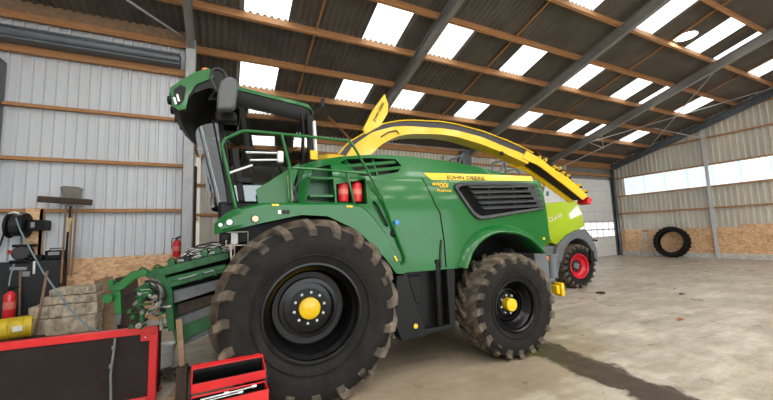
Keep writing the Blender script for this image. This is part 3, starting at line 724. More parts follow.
# front visor: curved bar right across the roof front
vs_ = [(-1.20, 4.20), (-1.37, 4.12), (-1.48, 4.03), (-1.61, 3.91), (-1.66, 3.84), (-1.62, 3.66), (-1.55, 3.62), (-1.40, 3.84), (-1.2, 3.95), (-1.02, 3.92), (-.98, 4.05), (-1.05, 4.22)]
secs = []
for i in range(13):
    s = -1.05+2.1*i/12; e = (abs(s)/1.05); bow = .07*(1-e**2.2)
    cxv, czv = -1.3, 3.9; k = 1-.10*e**6
    secs.append([(cxv+(l-cxv)*k-bow*(1 if l < -1.1 else .3), -s, czv+(z-czv)*k) for l, z in vs_])
g = G(); g.loft(secs); vis = hp(g, 'roof_visor', PLAS)
g = G(); secs2 = []
for q in secs: secs2.append([(x, y, z+.008) if i < 5 else (x, y, z+.03) for i, (x, y, z) in enumerate(q[0:5])] )
secs2 = [[(x-.012, y, z+.012) for x, y, z in q] for q in secs2]
g.loft(secs2, cap=False, closed=False); g.build('visor_cover', GREEN, vis, solid=.02)
for sg in (1, -1):
    g = G(); g.prism([(l, -sg*1.04, z) for l, z in [(-1.21, 4.205), (-1.38, 4.12), (-1.5, 4.02), (-1.645, 3.88), (-1.62, 3.66), (-1.55, 3.60), (-1.47, 3.62), (-1.44, 3.80), (-1.36, 3.96), (-1.15, 4.09)]], (0, -sg*.03, 0)); g.build('visor_end', GREEN, vis)
for i in range(6):
    s = .92-.368*i; e = abs(s)/1.05; x = -1.655-.07*(1-e**2.2)
    g = G(); g.lathe([(.001, x-.02), (.055, x-.02), (.06, x+.02), (.05, x+.06)], (0, -s, 3.77), 'x', 14); o = g.build('roof_light', BLK, vis)
    g = G(); g.lathe([(.001, x-.025), (.045, x-.024)], (0, -s, 3.77), 'x', 14); g.build('lens', LENS, o)
g = G(); g.prism([(l, -1.072, z) for l, z in [(-1.60, 3.86), (-1.53, 3.93), (-1.47, 3.90), (-1.49, 3.74), (-1.55, 3.66), (-1.60, 3.72)]], (0, -.008, 0)); g.build('lamp_slot', BLK, vis)
for x, y in ((175.5, 101.5), (178.5, 98.5)):
    l, z = P(x, y, 1.06); g = G(); g.beam((l+.012, -1.082, z-.045), (l-.012, -1.082, z+.045), .025, .014, (0, 1, 0)); g.build('marker_lamp', LENS, vis)
l, z = P(205.5, 70.5, .5); g = G(); g.lathe([(.001, z+.03), (.05, z+.02), (.06, z-.04), (.065, z-.14)], (l, -.5, 0), 'z', 14); hp(g, 'beacon', ORANGE)
# posts and glass
def post(a, b, w=.07, name='cab_post', m=BLK, h=None):
    g = G(); g.beam(a, b, w, h or w, (0, 1, 0)); return hp(g, name, m, bevel=.01)
for sg in (1, -1):
    post((-1.10, -sg*.96, 3.72), (-.95, -sg*.96, 2.42), .07); post((.10, -sg*.98, 3.72), (.11, -sg*.98, 2.5), .09)
    post((-.42, -sg*1.0, 3.0), (-.40, -sg*1.0, 2.45), .03)
    g = G(); g.lz([(-1.07, 3.74), (.06, 3.76), (.06, 2.9), (.02, 2.46), (-.93, 2.46)], sg*.955, sg*.965); o = hp(g, 'side_window', GLASS)
    g = G(); g.tube([(.065, -sg*1.0, 3.74), (.09, -sg*1.0, 3.3), (.065, -sg*1.0, 2.9), (.0, -sg*1.0, 2.5)], .03, 8); g.tube([(-.02, -sg*1.0, 3.73), (.0, -sg*1.0, 3.5), (-.01, -sg*1.0, 2.95), (-.10, -sg*1.0, 2.5)], .02, 8); hp(g, 'door_frame_tube', BLK)
# yellow-and-chrome tube at the rear cab corner
a, b = P(313.5, 122, 1.02), P(315.5, 158, 1.02); g = G(); g.tube([(a[0], -1.04, a[1]), (b[0], -1.04, b[1])], .03, 8); hp(g, 'rear_corner_tube', STEEL)
a, b = P(313.5, 151, 1.08), P(313.5, 160, 1.08); g = G(); g.box(a[0]-.05, a[0]+.05, -1.12, -1.06, b[1], a[1]); hp(g, 'yellow_bracket', YEL)
# windscreen: bows forward between the two front posts
S = []
for j in range(9):
    t = j/8; z = 2.42+(3.74-2.42)*t; lp = -.96-.13*t; bow = .30+.14*t
    S.append([(lp-bow*(1-abs(-1+i/8)**2.4), .93*(-1+i/8)*-1, z) for i in range(17)])
g = G(); g.loft(S, cap=False, closed=False)
def screenmat():
    m, nt, b = newmat('silvery_windscreen'); N = nt.nodes.new; L = nt.links.new
    nt.nodes.remove(b); out = nt.nodes['Material Output']
    t = N('ShaderNodeBsdfTransparent'); t.inputs[0].default_value = (.75, .80, .78, 1)
    gl = N('ShaderNodeBsdfGlossy'); gl.inputs['Roughness'].default_value = .05; gl.inputs[0].default_value = (.95, .98, .98, 1)
    f = N('ShaderNodeFresnel'); f.inputs[0].default_value = 2.0; mxx = N('ShaderNodeMath'); mxx.operation = 'MAXIMUM'; mxx.inputs[1].default_value = .62; L(f.outputs[0], mxx.inputs[0])
    x = N('ShaderNodeMixShader'); L(mxx.outputs[0], x.inputs[0]); L(t.outputs[0], x.inputs[1]); L(gl.outputs[0], x.inputs[2]); L(x.outputs[0], out.inputs[0]); return m
hp(g, 'windscreen', screenmat())
g = G(); g.lz([(.11, 3.72), (.12, 3.72), (.12, 2.5), (.11, 2.5)], -.93, .93); hp(g, 'rear_window', GLASS)
# seat, console, steering column, screen
g = G(); g.box(-.45, .0, -.27, .27, 2.62, 2.80); g.prism([(-.05, -.26, 2.75), (.08, -.26, 3.45), (.02, -.26, 3.50), (-.16, -.26, 2.82)], (0, .52, 0)); g.box(-.35, .0, -.2, .2, 2.44, 2.64); hp(g, 'driver_seat', FABRIC, bevel=.04, seg=3)
g = G(); g.box(-.55, .0, -.55, -.32, 2.8, 2.9); g.box(-.85, -.5, -.52, -.34, 2.78, 2.95); hp(g, 'armrest_console', PLAS, bevel=.03)
g = G(); g.beam((-.95, 0, 2.46), (-.72, 0, 3.0), .10, .10); t = [(-.70+.06*cos(a)*.5, .19*sin(a), 3.05+.19*cos(a)*.75) for a in [2*PI*k/20 for k in range(21)]]; g.tube(t, .014, 6); hp(g, 'steering_wheel', BLK)
g = G(); g.box(-.86, -.82, -.62, -.34, 3.1, 3.3); g.beam((-.84, -.5, 2.5), (-.84, -.48, 3.1), .03, .03); hp(g, 'display_screen', PLAS, bevel=.008)
# wiper and clutter beside the near front post
g = G(); a = P(213.5, 122, .9); b = P(228, 196, .9); g.tube([(a[0], -.98, a[1]), (b[0], -.98, b[1])], .013, 6); a2 = P(222, 118, 1.02); b2 = P(231, 190, 1.02); g.tube([(a2[0], -1.03, a2[1]), (b2[0], -1.03, b2[1])], .016, 6); hp(g, 'wiper', BLK)
for x, y, x2, y2 in ((246, 152.5, 281, 153.5), (250, 160.5, 283, 160)):
    a, b = P(x, y, 1.02), P(x2, y2, 1.02); g = G(); g.tube([(a[0], -1.03, a[1]), (b[0], -1.03, b[1])], .016, 8); hp(g, 'door_grab_bar', STEEL)
a, b = P(277, 151, 1.04), P(283.5, 163, 1.04); g = G(); g.box(a[0], b[0], -1.075, -1.02, b[1], a[1]); g2 = g; hp(g, 'door_handle', WHITE, bevel=.02)
g = G(); a = P(237, 180, 1.0); b = P(252, 181, 1.0); g.beam((a[0], -1.03, a[1]), (b[0], -1.03, b[1]), .06, .07); g.beam((a[0]-.03, -1.0, a[1]+.42), (a[0]+.06, -1.0, a[1]-.28), .08, .05, (0, 1, 0)); hp(g, 'hinge_arm', PLAS, bevel=.01)
# mirror on its loop arm
mp = [(228, 78.5), (221, 83), (218, 93), (217, 108), (219, 111.5), (232, 111), (235.5, 108), (237.5, 95), (238, 84), (234, 79.5)]
g = G(); g.lz(Q(1.42, *mp), 1.36, 1.50); o = hp(g, 'wing_mirror', mat('mirror_housing', (.085, .09, .095), .55, 0, .08), bevel=.03, seg=3)
g = G(); pts = [(227, 79), (225.5, 74), (221, 69.5), (215, 68.5), (211, 72), (210.5, 78), (214, 86), (217, 92)]
g.tube([(P(x, y, 1.42)[0], -1.42, P(x, y, 1.42)[1]) for x, y in pts], .016, 8); g.tube([(P(216, 90, 1.4)[0], -1.4, P(216, 90, 1.4)[1]), (P(209, 98, 1.2)[0], -1.15, P(209, 98, 1.2)[1]), (-1.1, -.96, 3.85)], .014, 8); g.build('mirror_arm', HOSE, o)
g = G(); a = P(219, 117, 1.2); g.box(a[0]-.04, a[0]+.20, -1.24, -1.08, a[1]-.06, a[1]+.07); hp(g, 'convex_mirror', BLK, bevel=.02)
for (x, y) in ((322, 104), ):
    a = P(x, y, .9); g = G(); g.box(a[0]-.02, a[0]+.03, -.95, -.88, a[1]-.07, a[1]+.07); g.tube([(a[0], -.9, a[1]), (.1, -.9, 3.8)], .01, 6); hp(g, 'rear_camera', BLK)
# small lamp frame under the deck nose
fr_ = [(226.5, 232.5), (248, 231.5), (248, 245), (226, 245.5)]
g = G(); q = [(P(x, y, 1.2)[0], -1.2, P(x, y, 1.2)[1]) for x, y in fr_]; g.tube(q+[q[0]], .010, 6); a = P(231, 246, 1.2); b = P(231, 257, 1.2); g.tube([(a[0], -1.2, a[1]), (b[0], -1.2, b[1])], .012, 6); hp(g, 'lamp_bracket', mat('cream_frame', (.72, .66, .55), .5))
a = P(235, 238.5, 1.2); g = G(); g.box(a[0]-.045, a[0]+.035, -1.24, -1.16, a[1]-.07, a[1]+.07); hp(g, 'white_lamp', WHITE, bevel=.01)
a = P(224, 237, 1.2); g = G(); g.box(a[0]-.04, a[0]+.06, -1.24, -1.1, a[1]-.04, a[1]+.05); hp(g, 'black_lamp', BLK, bevel=.01)

# --- spout
def res(pts, n):
    d = [0]
    for a, b in zip(pts[:-1], pts[1:]): d.append(d[-1]+math.hypot(b[0]-a[0], b[1]-a[1]))
    out = []
    for i in range(n):
        t = d[-1]*i/(n-1)
        for k in range(len(pts)-1):
            if t <= d[k+1]+1e-9:
                f = (t-d[k])/(d[k+1]-d[k]); out.append((pts[k][0]+(pts[k+1][0]-pts[k][0])*f, pts[k][1]+(pts[k+1][1]-pts[k][1])*f)); break
    return out
SW = .17
t_top = [(337, 157), (348, 143.5), (351.7, 141.4), (366, 133), (383, 124.5), (398.5, 121.6), (413, 121), (430, 121.9), (440, 122.2), (456, 124.8), (482, 131.8), (508, 141.5), (521, 147.5), (533, 153.5)]
t_mid = [(345, 157.5), (352, 147), (357, 142.6), (372.5, 132), (392, 126.8), (405, 126), (413, 126.2), (430, 127.6), (440, 128), (456, 130.2), (482, 137), (508, 147.9), (519, 152), (531, 158)]
t_bot = [(364, 160), (374, 152), (380, 146), (387, 141), (397, 136.5), (406, 134.5), (415, 133.8), (430, 134), (441, 134.3), (456, 136.6), (481, 144), (505, 153.4), (516, 158.5), (528, 164)]
T, Mi, Bo = [res(Pl(SW, q), 40) for q in (t_top, t_mid, t_bot)]
g = G(); g.loft([[(m[0], -SW, m[1]), (b[0], -SW, b[1]), (b[0], SW, b[1]), (m[0], SW, m[1])] for m, b in zip(Mi, Bo)]); spout = hp(g, 'spout', YELD if 0 else YEL)
g = G(); g.loft([[(t[0], -SW+.01, t[1]), (m[0], -SW+.01, m[1]), (m[0], SW-.01, m[1]), (t[0], SW-.01, t[1])] for t, m in zip(T, Mi)]); g.build('spout_back_plate', HOSE, spout)
g = G(); g.tube([(t[0], -SW-.005, t[1]+.015) for t in T], .014, 6); g.build('spout_edge_bead', YEL, spout)
hz = Pl(SW+.01, [(381, 137), (388, 132.5), (396, 130.5), (399, 134)]); g = G(); g.tube([(l, -SW-.02, z) for l, z in hz], .012, 6); g.build('hydraulic_line', HOSE, spout)
g = G(); b = P(501.5, 153.5, SW); g.disc((b[0], -SW-.005, b[1]), .05, 'y', .02, 12); g.build('pivot_eye', BLK, spout)
# swing base under the spout
g = G(); g.lathe([(.001, 2.9), (.34, 2.9), (.34, 3.26), (.28, 3.34), (.001, 3.34)], (.62, 0, 0), 'z', 24); g.build('spout_turret', YELD, spout)
# chute sections at the tip
def boxsec(name, a, b, s0, s1, m, par, bevel=.01):
    g = G(); q = Pl((s0+s1)/2, a); r = Pl((s0+s1)/2, b); g.loft([[(u[0], -s1, u[1]), (v[0], -s1, v[1]), (v[0], -s0, v[1]), (u[0], -s0, u[1])] for u, v in zip(res(q, 12), res(r, 12))]); return g.build(name, m, par, bevel=bevel)
def chute(a, b, w, name, lift=.03):
    A2, B2 = res(Pl(.17, a), 10), res(Pl(.17, b), 10)
    for nm, s0, s1, kk in ((name, w-.03, w, .68), (name, -w, -w+.03, 1)):
        g = G(); g.loft([[(u[0], -s1, u[1]), (u[0]+(v[0]-u[0])*kk, -s1, u[1]+(v[1]-u[1])*kk), (u[0]+(v[0]-u[0])*kk, -s0, u[1]+(v[1]-u[1])*kk), (u[0], -s0, u[1])] for u, v in zip(A2, B2)]); g.build(nm, YEL, spout)
    g = G(); g.loft([[(u[0], -w+.03, u[1]-.005), (u[0]*.85+v[0]*.15, -w+.03, u[1]*.85+v[1]*.15), (u[0]*.85+v[0]*.15, w-.03, u[1]*.85+v[1]*.15), (u[0], w-.03, u[1]-.005)] for u, v in zip(A2, B2)]); g.build('chute_back', YELD, spout)
chute([(526, 151), (541, 159.5), (549, 166), (562, 176)], [(520, 162), (536, 168), (546, 175), (557, 184)], .19, 'chute_side')
chute([(556, 170), (567, 176.5), (576, 184), (588.5, 196)], [(549, 177), (558, 184.5), (568, 192), (581, 201.5)], .16, 'chute_side')
g = G(); g.lz(Pl(0, [(534, 160), (556, 174), (570, 184), (582, 195), (578, 200), (562, 188), (547, 177), (528, 164)]), -.13, .12); g.build('wear_liner', DARK, spout)
for x, y, r in ((537, 155.5, .07), (543, 158, .075), (552, 165, .07), (557, 166, .06), (561, 170.5, .06), (566, 173.5, .055), (577, 182.5, .06), (583, 188, .05)):
    a = P(x, y+3, .1); r *= .72; g = G(); g.box(a[0]-r, a[0]+r, -.16, .10, a[1]-r*.9, a[1]+r*.6); g.lathe([(.001, -.20), (r*.7, -.20), (r*.7, .14), (.001, .14)], (a[0], 0, a[1]+.01), 'y', 12); g.build('flap_bracket', YEL if int(x) % 3 else YELD, spout, bevel=.012)
    g = G(); g.box(a[0]+r*.9, a[0]+r*1.9, -.17, .10, a[1]-r*1.6, a[1]-r*.4); g.build('flap_hinge', BLK, spout, bevel=.006)
g = G(); g.tube([(P(x, y, .12)[0], -.14, P(x, y, .12)[1]) for x, y in ((541, 163), (552, 170), (563, 177))], .022, 8); g.tube([(P(x, y, .12)[0], -.14, P(x, y, .12)[1]) for x, y in ((562, 173.5), (573, 182.5))], .02, 8); g.build('flap_cylinder', mat('rusty_rod', (.25, .13, .07), .5, .4), spout)
a = Q(.16, (588, 197), (591.5, 199.5), (590, 204.3), (586.5, 202.5)); g = G(); g.lz(a, -.10, .18); g.build('red_tip_reflector', RED, spout)
fin = Q(.2, (385, 93.3), (388.8, 104.3), (388, 113.4), (380.3, 126), (366, 134), (362.8, 129.5), (372.5, 110.8)); g = G(); g.lz(fin, .13, .19); fo = g.build('spout_fin', YEL, spout, bevel=.01)
a = P(373.5, 121.5, .2); b = P(384, 101.5, .2); ang = math.atan2(b[1]-a[1], b[0]-a[0]); lt = text('JOHN DEERE', 'fin_lettering', TEXTB, fo, (a[0]+.03, -.195, a[1]), .075, rot=(PI/2, -ang, 0), bold=.001)

# --- feeder house
MSIL2 = mat('dull_steel', (.08, .085, .08), .5, .4, .3, 12)
PLATE = mat('worn_steel_plate', (.10, .105, .11), .5, .3, .3, 6)
fl_ = [(-1.97, 1.56), (-.98, 1.78), (-.80, .86), (-1.55, .66), (-1.80, .72)]
def fe(g, name, m, **k): return g.build(name, m, fhs, **k)
g = G(); top_ = Q(.72, (142, 273), (186, 262), (229, 251.5), (229, 259), (186, 270), (150, 280)); g.lz(top_, -.72, .74); fhs = hp(g, 'feeder_house', DKGREEN, bevel=.01)
tag(fhs, 'dark green feeder housing with rollers and hydraulic hoses')
def bar(a, b, s, w, h, name, m, s2=None, bevel=.006):
    p, q = P(*a, s), P(*b, s); g = G(); g.beam((p[0], -s, p[1]), (q[0], -s, q[1]), w, h, (0, 1, 0)); return fe(g, name, m, bevel=bevel)
def slab(pts, s0, s1, name, m, bevel=.008): g = G(); g.lz(Pl(s1, pts), s0, s1); return fe(g, name, m, bevel=bevel)
slab([(154, 277), (164, 275), (172, 290), (175, 330), (168, 332), (163, 300)], -.7, .78, 'feeder_end_frame', DKGREEN)
slab([(166, 278), (226, 264), (226, 272), (169, 288)], .70, .76, 'upper_rail', DKGREEN)
slab([(170, 279), (226, 265.5), (226, 268), (170, 282)], .76, .775, 'rail_flange', GREEN2)
slab([(168.5, 292), (226, 277.5), (226, 287), (169.5, 305)], .55, .70, 'steel_front_plate', PLATE)
slab([(169.5, 306), (226, 290.5), (226, 299), (172, 318)], .3, .52, 'feed_roller_gap', mat('rusty_roller', (.07, .05, .035), .6, .4, .3, 20))
slab([(172, 320), (226, 300.5), (226, 308), (174, 331)], .55, .72, 'lower_steel_plate', PLATE)
slab([(172, 330), (226, 309), (226, 320), (176, 345)], .50, .74, 'lower_rail', DKGREEN)
slab([(176, 342), (226, 321), (226, 325), (178, 348)], .55, .72, 'skid_strip', PLATE)
for x, y, x2, y2 in ((185, 274, 187, 283), (200, 270.5, 202, 279.5), (214, 267, 216, 276)): bar((x, y), (x2, y2), .77, .02, .035, 'rail_rib', GREEN2)
bar((178, 279.5), (197, 274.5), .79, .018, .022, 'long_bolt', GREYST); bar((204, 273), (214, 270.5), .79, .018, .022, 'long_bolt', GREYST)
g = G(); g.lz(Pl(.5, [(160, 280), (226, 262), (226, 322), (176, 345)]), -.6, .28); fe(g, 'feeder_core', DARK)
# arm and jack leg at the front
slab([(108, 284), (118, 283), (131, 271.5), (146, 270), (148, 274), (134, 280), (124, 289), (119, 291), (109, 291)], .84, .95, 'feeder_arm', GREEN2)
slab([(112, 289), (120, 289), (121.5, 314), (114.5, 314)], .85, .93, 'jack_leg', GREEN2)
slab([(114, 313), (121.5, 313), (120.5, 325), (115, 326)], .86, .92, 'jack_foot', MSIL2)
for x, y, r in ((112, 282, .03), (109, 298, .05)):
    l, z = P(x, y, .97); g = G(); g.disc((l, -.98, z), r, 'y', .10, 12); fe(g, 'pivot_pin', GREEN2)
random.seed(3)
# gearbox and valve cluster
MSIL = mat('oily_aluminium', (.16, .15, .13), .45, .5, .4, 12, col2=(.42, .40, .36))
random.seed(21)
for k in range(34):
    x, y = random.uniform(129, 164), random.uniform(288, 328)
    if y < 300 and x < 140: x += 14
    sx = random.uniform(.72, .9); l, z = P(x, y, sx); r = random.uniform(.015, .036); m = random.choice([GREEN2, DKGREEN, DKGREEN, MSIL, MSIL, BLK]); g = G()
    if k % 3 == 0: g.lathe([(.001, -.10), (r, -.10), (r, -.05), (r*.7, -.04), (r*.7, .1), (.001, .1)], (l, -sx, z), 'y', 12); g.lathe([(.001, -.13), (r*.35, -.13), (r*.35, -.10)], (l, -sx, z), 'y', 8)
    elif k % 3 == 1: g.lathe([(.001, -.08), (r*.8, -.08), (r*.8, .03), (r, .03), (r, .08), (.001, .08)], (l, -sx, z), random.choice('xz'), 10)
    else: a = random.uniform(0, PI); g.beam((l-.06*cos(a), -sx, z-.06*sin(a)), (l+.06*cos(a), -sx, z+.06*sin(a)), r*1.2, r*1.6, (0, 1, 0))
    fe(g, 'valve_body', m, bevel=.004)
random.seed(3)
slab([(134, 290), (152, 278), (160, 282), (150, 296), (138, 306)], .5, .8, 'motor_guard', DKGREEN)
bar((125, 297), (137, 293.5), .86, .05, .05, 'hydraulic_ram', BLK); bar((140, 300), (156, 288), .88, .03, .05, 'green_lever', GREEN)
for k in range(14):
    ax, ay = 158+random.uniform(-6, 4), 283+random.uniform(-4, 4); pts = []
    rx, ry = random.uniform(8, 14), random.uniform(9, 16); c0 = (150+random.uniform(-3, 3), 296+random.uniform(-3, 3)); a0 = random.uniform(1.0, 1.9); a1 = random.uniform(-1.6, -.6)
    for j in range(10):
        a = a0+(a1-a0)*j/9; x, y = c0[0]+rx*cos(a), c0[1]-ry*sin(a); sx = .88+.05*sin(a*2+k)+.02*k/3; l, z = P(x, y, sx); pts.append((l, -sx, z))
    g = G(); g.tube(pts, .013, 6); fe(g, 'hydraulic_hose', HOSE if k % 2 else MSIL)
for k in range(8):
    pts = []; y0_, s0_ = 262-k*1.0, .5-.12*k
    for j in range(8): x = 178+j*7; y = 262.5-(x-178)*.23-random.uniform(.5, 4.5); sx = .6-.1*k; l, z = P(x, y, .6); pts.append((l, -sx, z+.02*k-.01))
    g = G(); g.tube(pts, .014, 6); fe(g, 'top_hose', HOSE if k % 2 else mat('silver_hose', (.4, .4, .38), .4, .4))
for x, y in ((143, 270.5), (158, 268), (172, 261), (188, 256.5), (205, 252), (218, 249)):
    l, z = P(x, y+2, .6); g = G(); g.box(l-.04, l+.04, -.66, -.5, z-.03, z+.035); g.tube([(l-.05, -.62, z+.02), (l, -.64, z+.07), (l+.06, -.6, z+.02)], .012, 6); fe(g, 'pipe_clamp', random.choice([STEEL, DKGREEN, BLK]), bevel=.006)

# fire extinguishers standing in the recess: things of their own
def extinguisher(name, loc, h, r, label, group=None, rz=0, wall=False):
    t = empty(name, loc, rz, label, 'fire extinguisher', group)
    g = G(); g.lathe([(.001, 0), (r*.95, 0), (r, .02*h), (r, .70*h), (r*.9, .77*h), (r*.5, .84*h), (r*.3, .87*h), (r*.3, .90*h), (.001, .90*h)], axis='z', n=20); g.build('cylinder', REDEXT, t)
    g = G(); g.lathe([(r*1.01, .30*h), (r*1.012, .34*h), (r*1.012, .52*h), (r*1.01, .53*h)], axis='z', n=20); g.build('paper_label', mat('ext_label', (.70, .30, .22), .6, 0, .3, 40, col2=(.70, .06, .05)), t)
    g = G(); g.box(-r*.3, r*.3, -r*.3, r*.3, .88*h, .95*h); g.beam((-r*.2, 0, .93*h), (r*1.3, 0, .99*h), .02*h/.4, .012, (0, 1, 0)); g.beam((-r*.2, 0, .96*h), (r*1.1, 0, 1.06*h), .02, .012, (0, 1, 0)); g.build('valve_handle', BLK, t)
    g = G(); g.tube([(-r*.3, 0, .92*h), (-r*1.1, 0, .95*h), (-r*1.25, 0, .8*h), (-r*1.15, 0, .4*h)], r*.13, 6); g.build('hose', HOSE, t)
    return t
def hw(l, s, z): return HO+HU*l+HN*s+Vector((0, 0, z))
for x, lab in ((343.5, 'red fire extinguisher in the harvester recess, next to the green steps'), (357.5, 'red fire extinguisher in the harvester recess, next to the slanted side hatch')):
    l, z = P(x, 204, 1.3); extinguisher('fire_extinguisher', hw(l, 1.28, 2.42), .34, .075, lab, 'fire extinguishers on the harvester', PHI)

# ================================================================== LIME HARVESTER BEHIND
p0 = on_floor(579.5, 265.5, .72); PH2 = math.radians(-6)
CL = empty('lime_harvester', (p0.x, p0.y, 0), PH2, 'lime green and grey harvester with red wheel, parked behind the green one', 'forage harvester')
CU = Vector((cos(PH2), sin(PH2), 0)); CN = Vector((sin(PH2), -cos(PH2), 0)); CO2 = Vector((p0.x, p0.y, 0))
def P2(x, y, s): d = ray(x, y); c = CO-CO2; t = (s-c.dot(CN))/d.dot(CN); p = c+d*t; return (p.dot(CU), p.z)
def cl(pts, s0, s1, name, m, parent=CL, bevel=.03, seg=2): g = G(); g.lz([P2(x, y, s1) for x, y in pts], s0, s1); return g.build(name, m, parent, bevel=bevel, seg=seg)
zc2 = .70
wheel(CL, 'rear_wheel', (0, .27, zc2), .71, .385, .62, 20, .05, REDR, SLATE, cap=.11, recess=.16, bolts=8, capout=.03, boltm=SLATE)
wheel(CL, 'rear_wheel', (0, 2.3, zc2), .71, .385, .62, 20, .05, REDR, SLATE, True, cap=.11, recess=.16, bolts=8, capout=.03, boltm=SLATE)
# hood as a solid with slanted front facet
hood = [(538, 205), (560, 201.5), (577, 201), (581.5, 210), (585, 226), (570, 235), (556, 245), (552, 243), (541.5, 219)]
q = [P2(x, y, .0) for x, y in hood]
g = G(); n = len(q)
lc_ = sum(a for a, b in q)/n; zc_ = sum(b for a, b in q)/n
g.loft([[(lc_+(l-lc_)*k, -s, zc_+(z-zc_)*k) for l, z in q] for s, k in ((-2.4, .9), (-2.3, .98), (-2.2, 1), (-.1, 1), (0, .985), (.03, .93))])
ho = g.build('hood', LIME, CL)
cl([(535, 199), (541, 204.5), (541.5, 219), (552, 243), (556, 245), (540, 246), (520, 235), (505, 200)], -2.2, -.25, 'body', LIME)
cl([(581, 211), (585.5, 213), (586, 224), (570, 219.5), (572, 214)][:5], .0, .034, 'white_decal', WHITE, bevel=0) if 0 else None
dq = [P2(x, y, .03) for x, y in ((577, 205.3), (582, 214), (570.5, 219.3), (568.5, 214))]
g = G(); g.lz(dq, .028, .04); g.build('white_decal', WHITE, ho)
a = P2(555, 219, .035); text('CLAAS', 'brand_lettering', mat('pale_pink_letter', (.75, .66, .45), .6), ho, (a[0]-.25, -.042, a[1]-.10), .20, rot=(PI/2, -.28, 0), bold=.004)
# grey fender and side box
arc = []
for (x, y) in ((560, 262), (563, 250), (568, 242), (575, 238), (583, 240), (589, 247), (592, 256)): arc.append(P2(x, y, .05))
arc2 = [P2(x, y, .05) for x, y in ((553, 262), (556, 246), (565, 236), (575, 230), (584, 229), (590, 236), (596, 252), (596, 262))]
g = G(); A_, B_ = res(arc, 16), res(arc2, 16); g.loft([[(a[0], -.12, a[1]), (b[0], -.12, b[1]), (b[0], .6, b[1]), (a[0], .6, a[1])] for a, b in zip(A_, B_)]); g.build('fender', SLATE, CL, bevel=.02)
cl([(591, 250), (595, 250), (595, 263), (591.5, 263)], -.4, .12, 'mudguard', PLAS)
cl([(541, 246), (556, 246), (562, 250), (559, 276), (548, 276), (541, 262)], -1.9, -.02, 'side_cover', SLATE)
cl([(548, 273), (562, 272), (562, 277), (549, 278)], -1.8, .0, 'step_rail', PLAS, bevel=.01)
g = G(); a = P2(592, 240, .1); b = P2(597, 240.5, .1); g.tube([(a[0], -.1, a[1]), (b[0], -.1, b[1])], .03, 8); g.build('rear_light_arm', BLK, CL)
g = G(); g.box(-3.5, .8, .4, 2.0, .5, 1.5); g.build('chassis', DARK, CL)
# dark service rails standing on the lime machine
g = G()
def rp(x, y, s=-.9): l, z = P2(x, y, s); return (l, -s, z)
for pp in (((493, 178), (492.5, 163), (505, 159.5), (506, 175)), ((493, 163), (505, 160)), ((500, 171), (505.5, 160)), ((505, 172), (514, 169), (519, 171), (520, 182)), ((449.5, 160.5), (465, 154)), ((459, 164), (463, 153)), ((530.5, 165), (530.5, 178)), ((443, 156), (443, 160))):
    g = G(); g.tube([rp(*p) for p in pp], .035, 6); g.build('service_rail', DKST, CL)
# dark back-wall post seen above the hood
g = G(); a = on_y(466, 160, YB-.5); g.box(a.x-.22, a.x+.22, YB-.5, YB-.2, 0, on_y(466, 152.5, YB-.5).z+.1); struct(g, 'wall_column', DKST)

# ================================================================== WHITE TANKER BEHIND
vy = 12.2
def V2(x, y): p = on_y(x, y, vy); return (p.x, vy, p.z)
vx0, vx1 = on_y(500, 190, vy).x, on_y(569, 190, vy).x
VN = empty('white_van', (0, 0, 0), 0, 'white cab of a parked vehicle beyond the grilled green hood', 'vehicle')
def vp(pts, y0, y1, name, m, parent=VN, bevel=.05):
    g = G(); g.prism([(on_y(x, y, y0).x, y0, on_y(x, y, y0).z) for x, y in pts], (0, y1-y0, 0)); return g.build(name, m, parent, bevel=bevel)
vp([(505, 178), (520, 176), (536, 179.5), (550, 183), (562, 196), (569, 205), (570, 262), (500, 262)], vy, vy+1.4, 'van_body', WHITE)
vp([(537.5, 187.5), (545, 186), (543, 195), (539.5, 195)], vy-.02, vy, 'side_glass', mat('van_glass', (.12, .12, .11), .15), bevel=.005)
vp([(546.5, 191.5), (549, 191), (549, 196), (546, 196)], vy-.02, vy, 'small_glass', mat('teal_glass', (.08, .25, .25), .15), bevel=.005)
vp([(534, 185), (544, 185.5), (544, 187), (536, 187)], vy-.05, vy, 'orange_marker', ORANGE, bevel=.005)
vp([(562, 192), (565, 192), (565, 205), (562, 205)], vy-.1, vy, 'white_pillar', WHITE, bevel=.01)
for x in (520, 560):
    p = on_y(x, 262, vy); g = G(); g.lathe([(.001, 0), (.36, 0), (.40, .05), (.40, .2), (.36, .25), (.001, .25)], (p.x, vy+.05, .40), 'y', 24); g.build('wheel', RUBBER, VN)
g = G(); g.box(on_y(506, 200, vy).x, on_y(568, 200, vy).x, vy+.1, vy+1.3, .35, 1.0); g.build('van_chassis', DARK, VN)

# ================================================================== THINGS ROUND THE HALL
# pendant lamp
pl_ = on_y(685.5, 36, 5.6); LZ = pl_.z
LM = empty('pendant_lamp', pl_, 0, 'round white high-bay lamp hanging on two wires from the roof', 'lamp')
g = G(); g.lathe([(.001, -.02), (.33, -.02)], axis='z', n=28); g.build('lamp_disc', LAMPM, LM)
g = G(); g.lathe([(.33, -.03), (.35, -.01), (.33, .04), (.15, .10), (.10, .2), (.001, .2)], axis='z', n=28); g.build('lamp_shade', GALV, LM)
zt = zr(5.6)-LZ-.05
g = G(); g.tube([(0, 0, .2), (-.10, 0, zt)], .012, 6); g.tube([(0, 0, .2), (.10, 0, zt)], .012, 6); g.build('hanging_wire', GALV, LM)
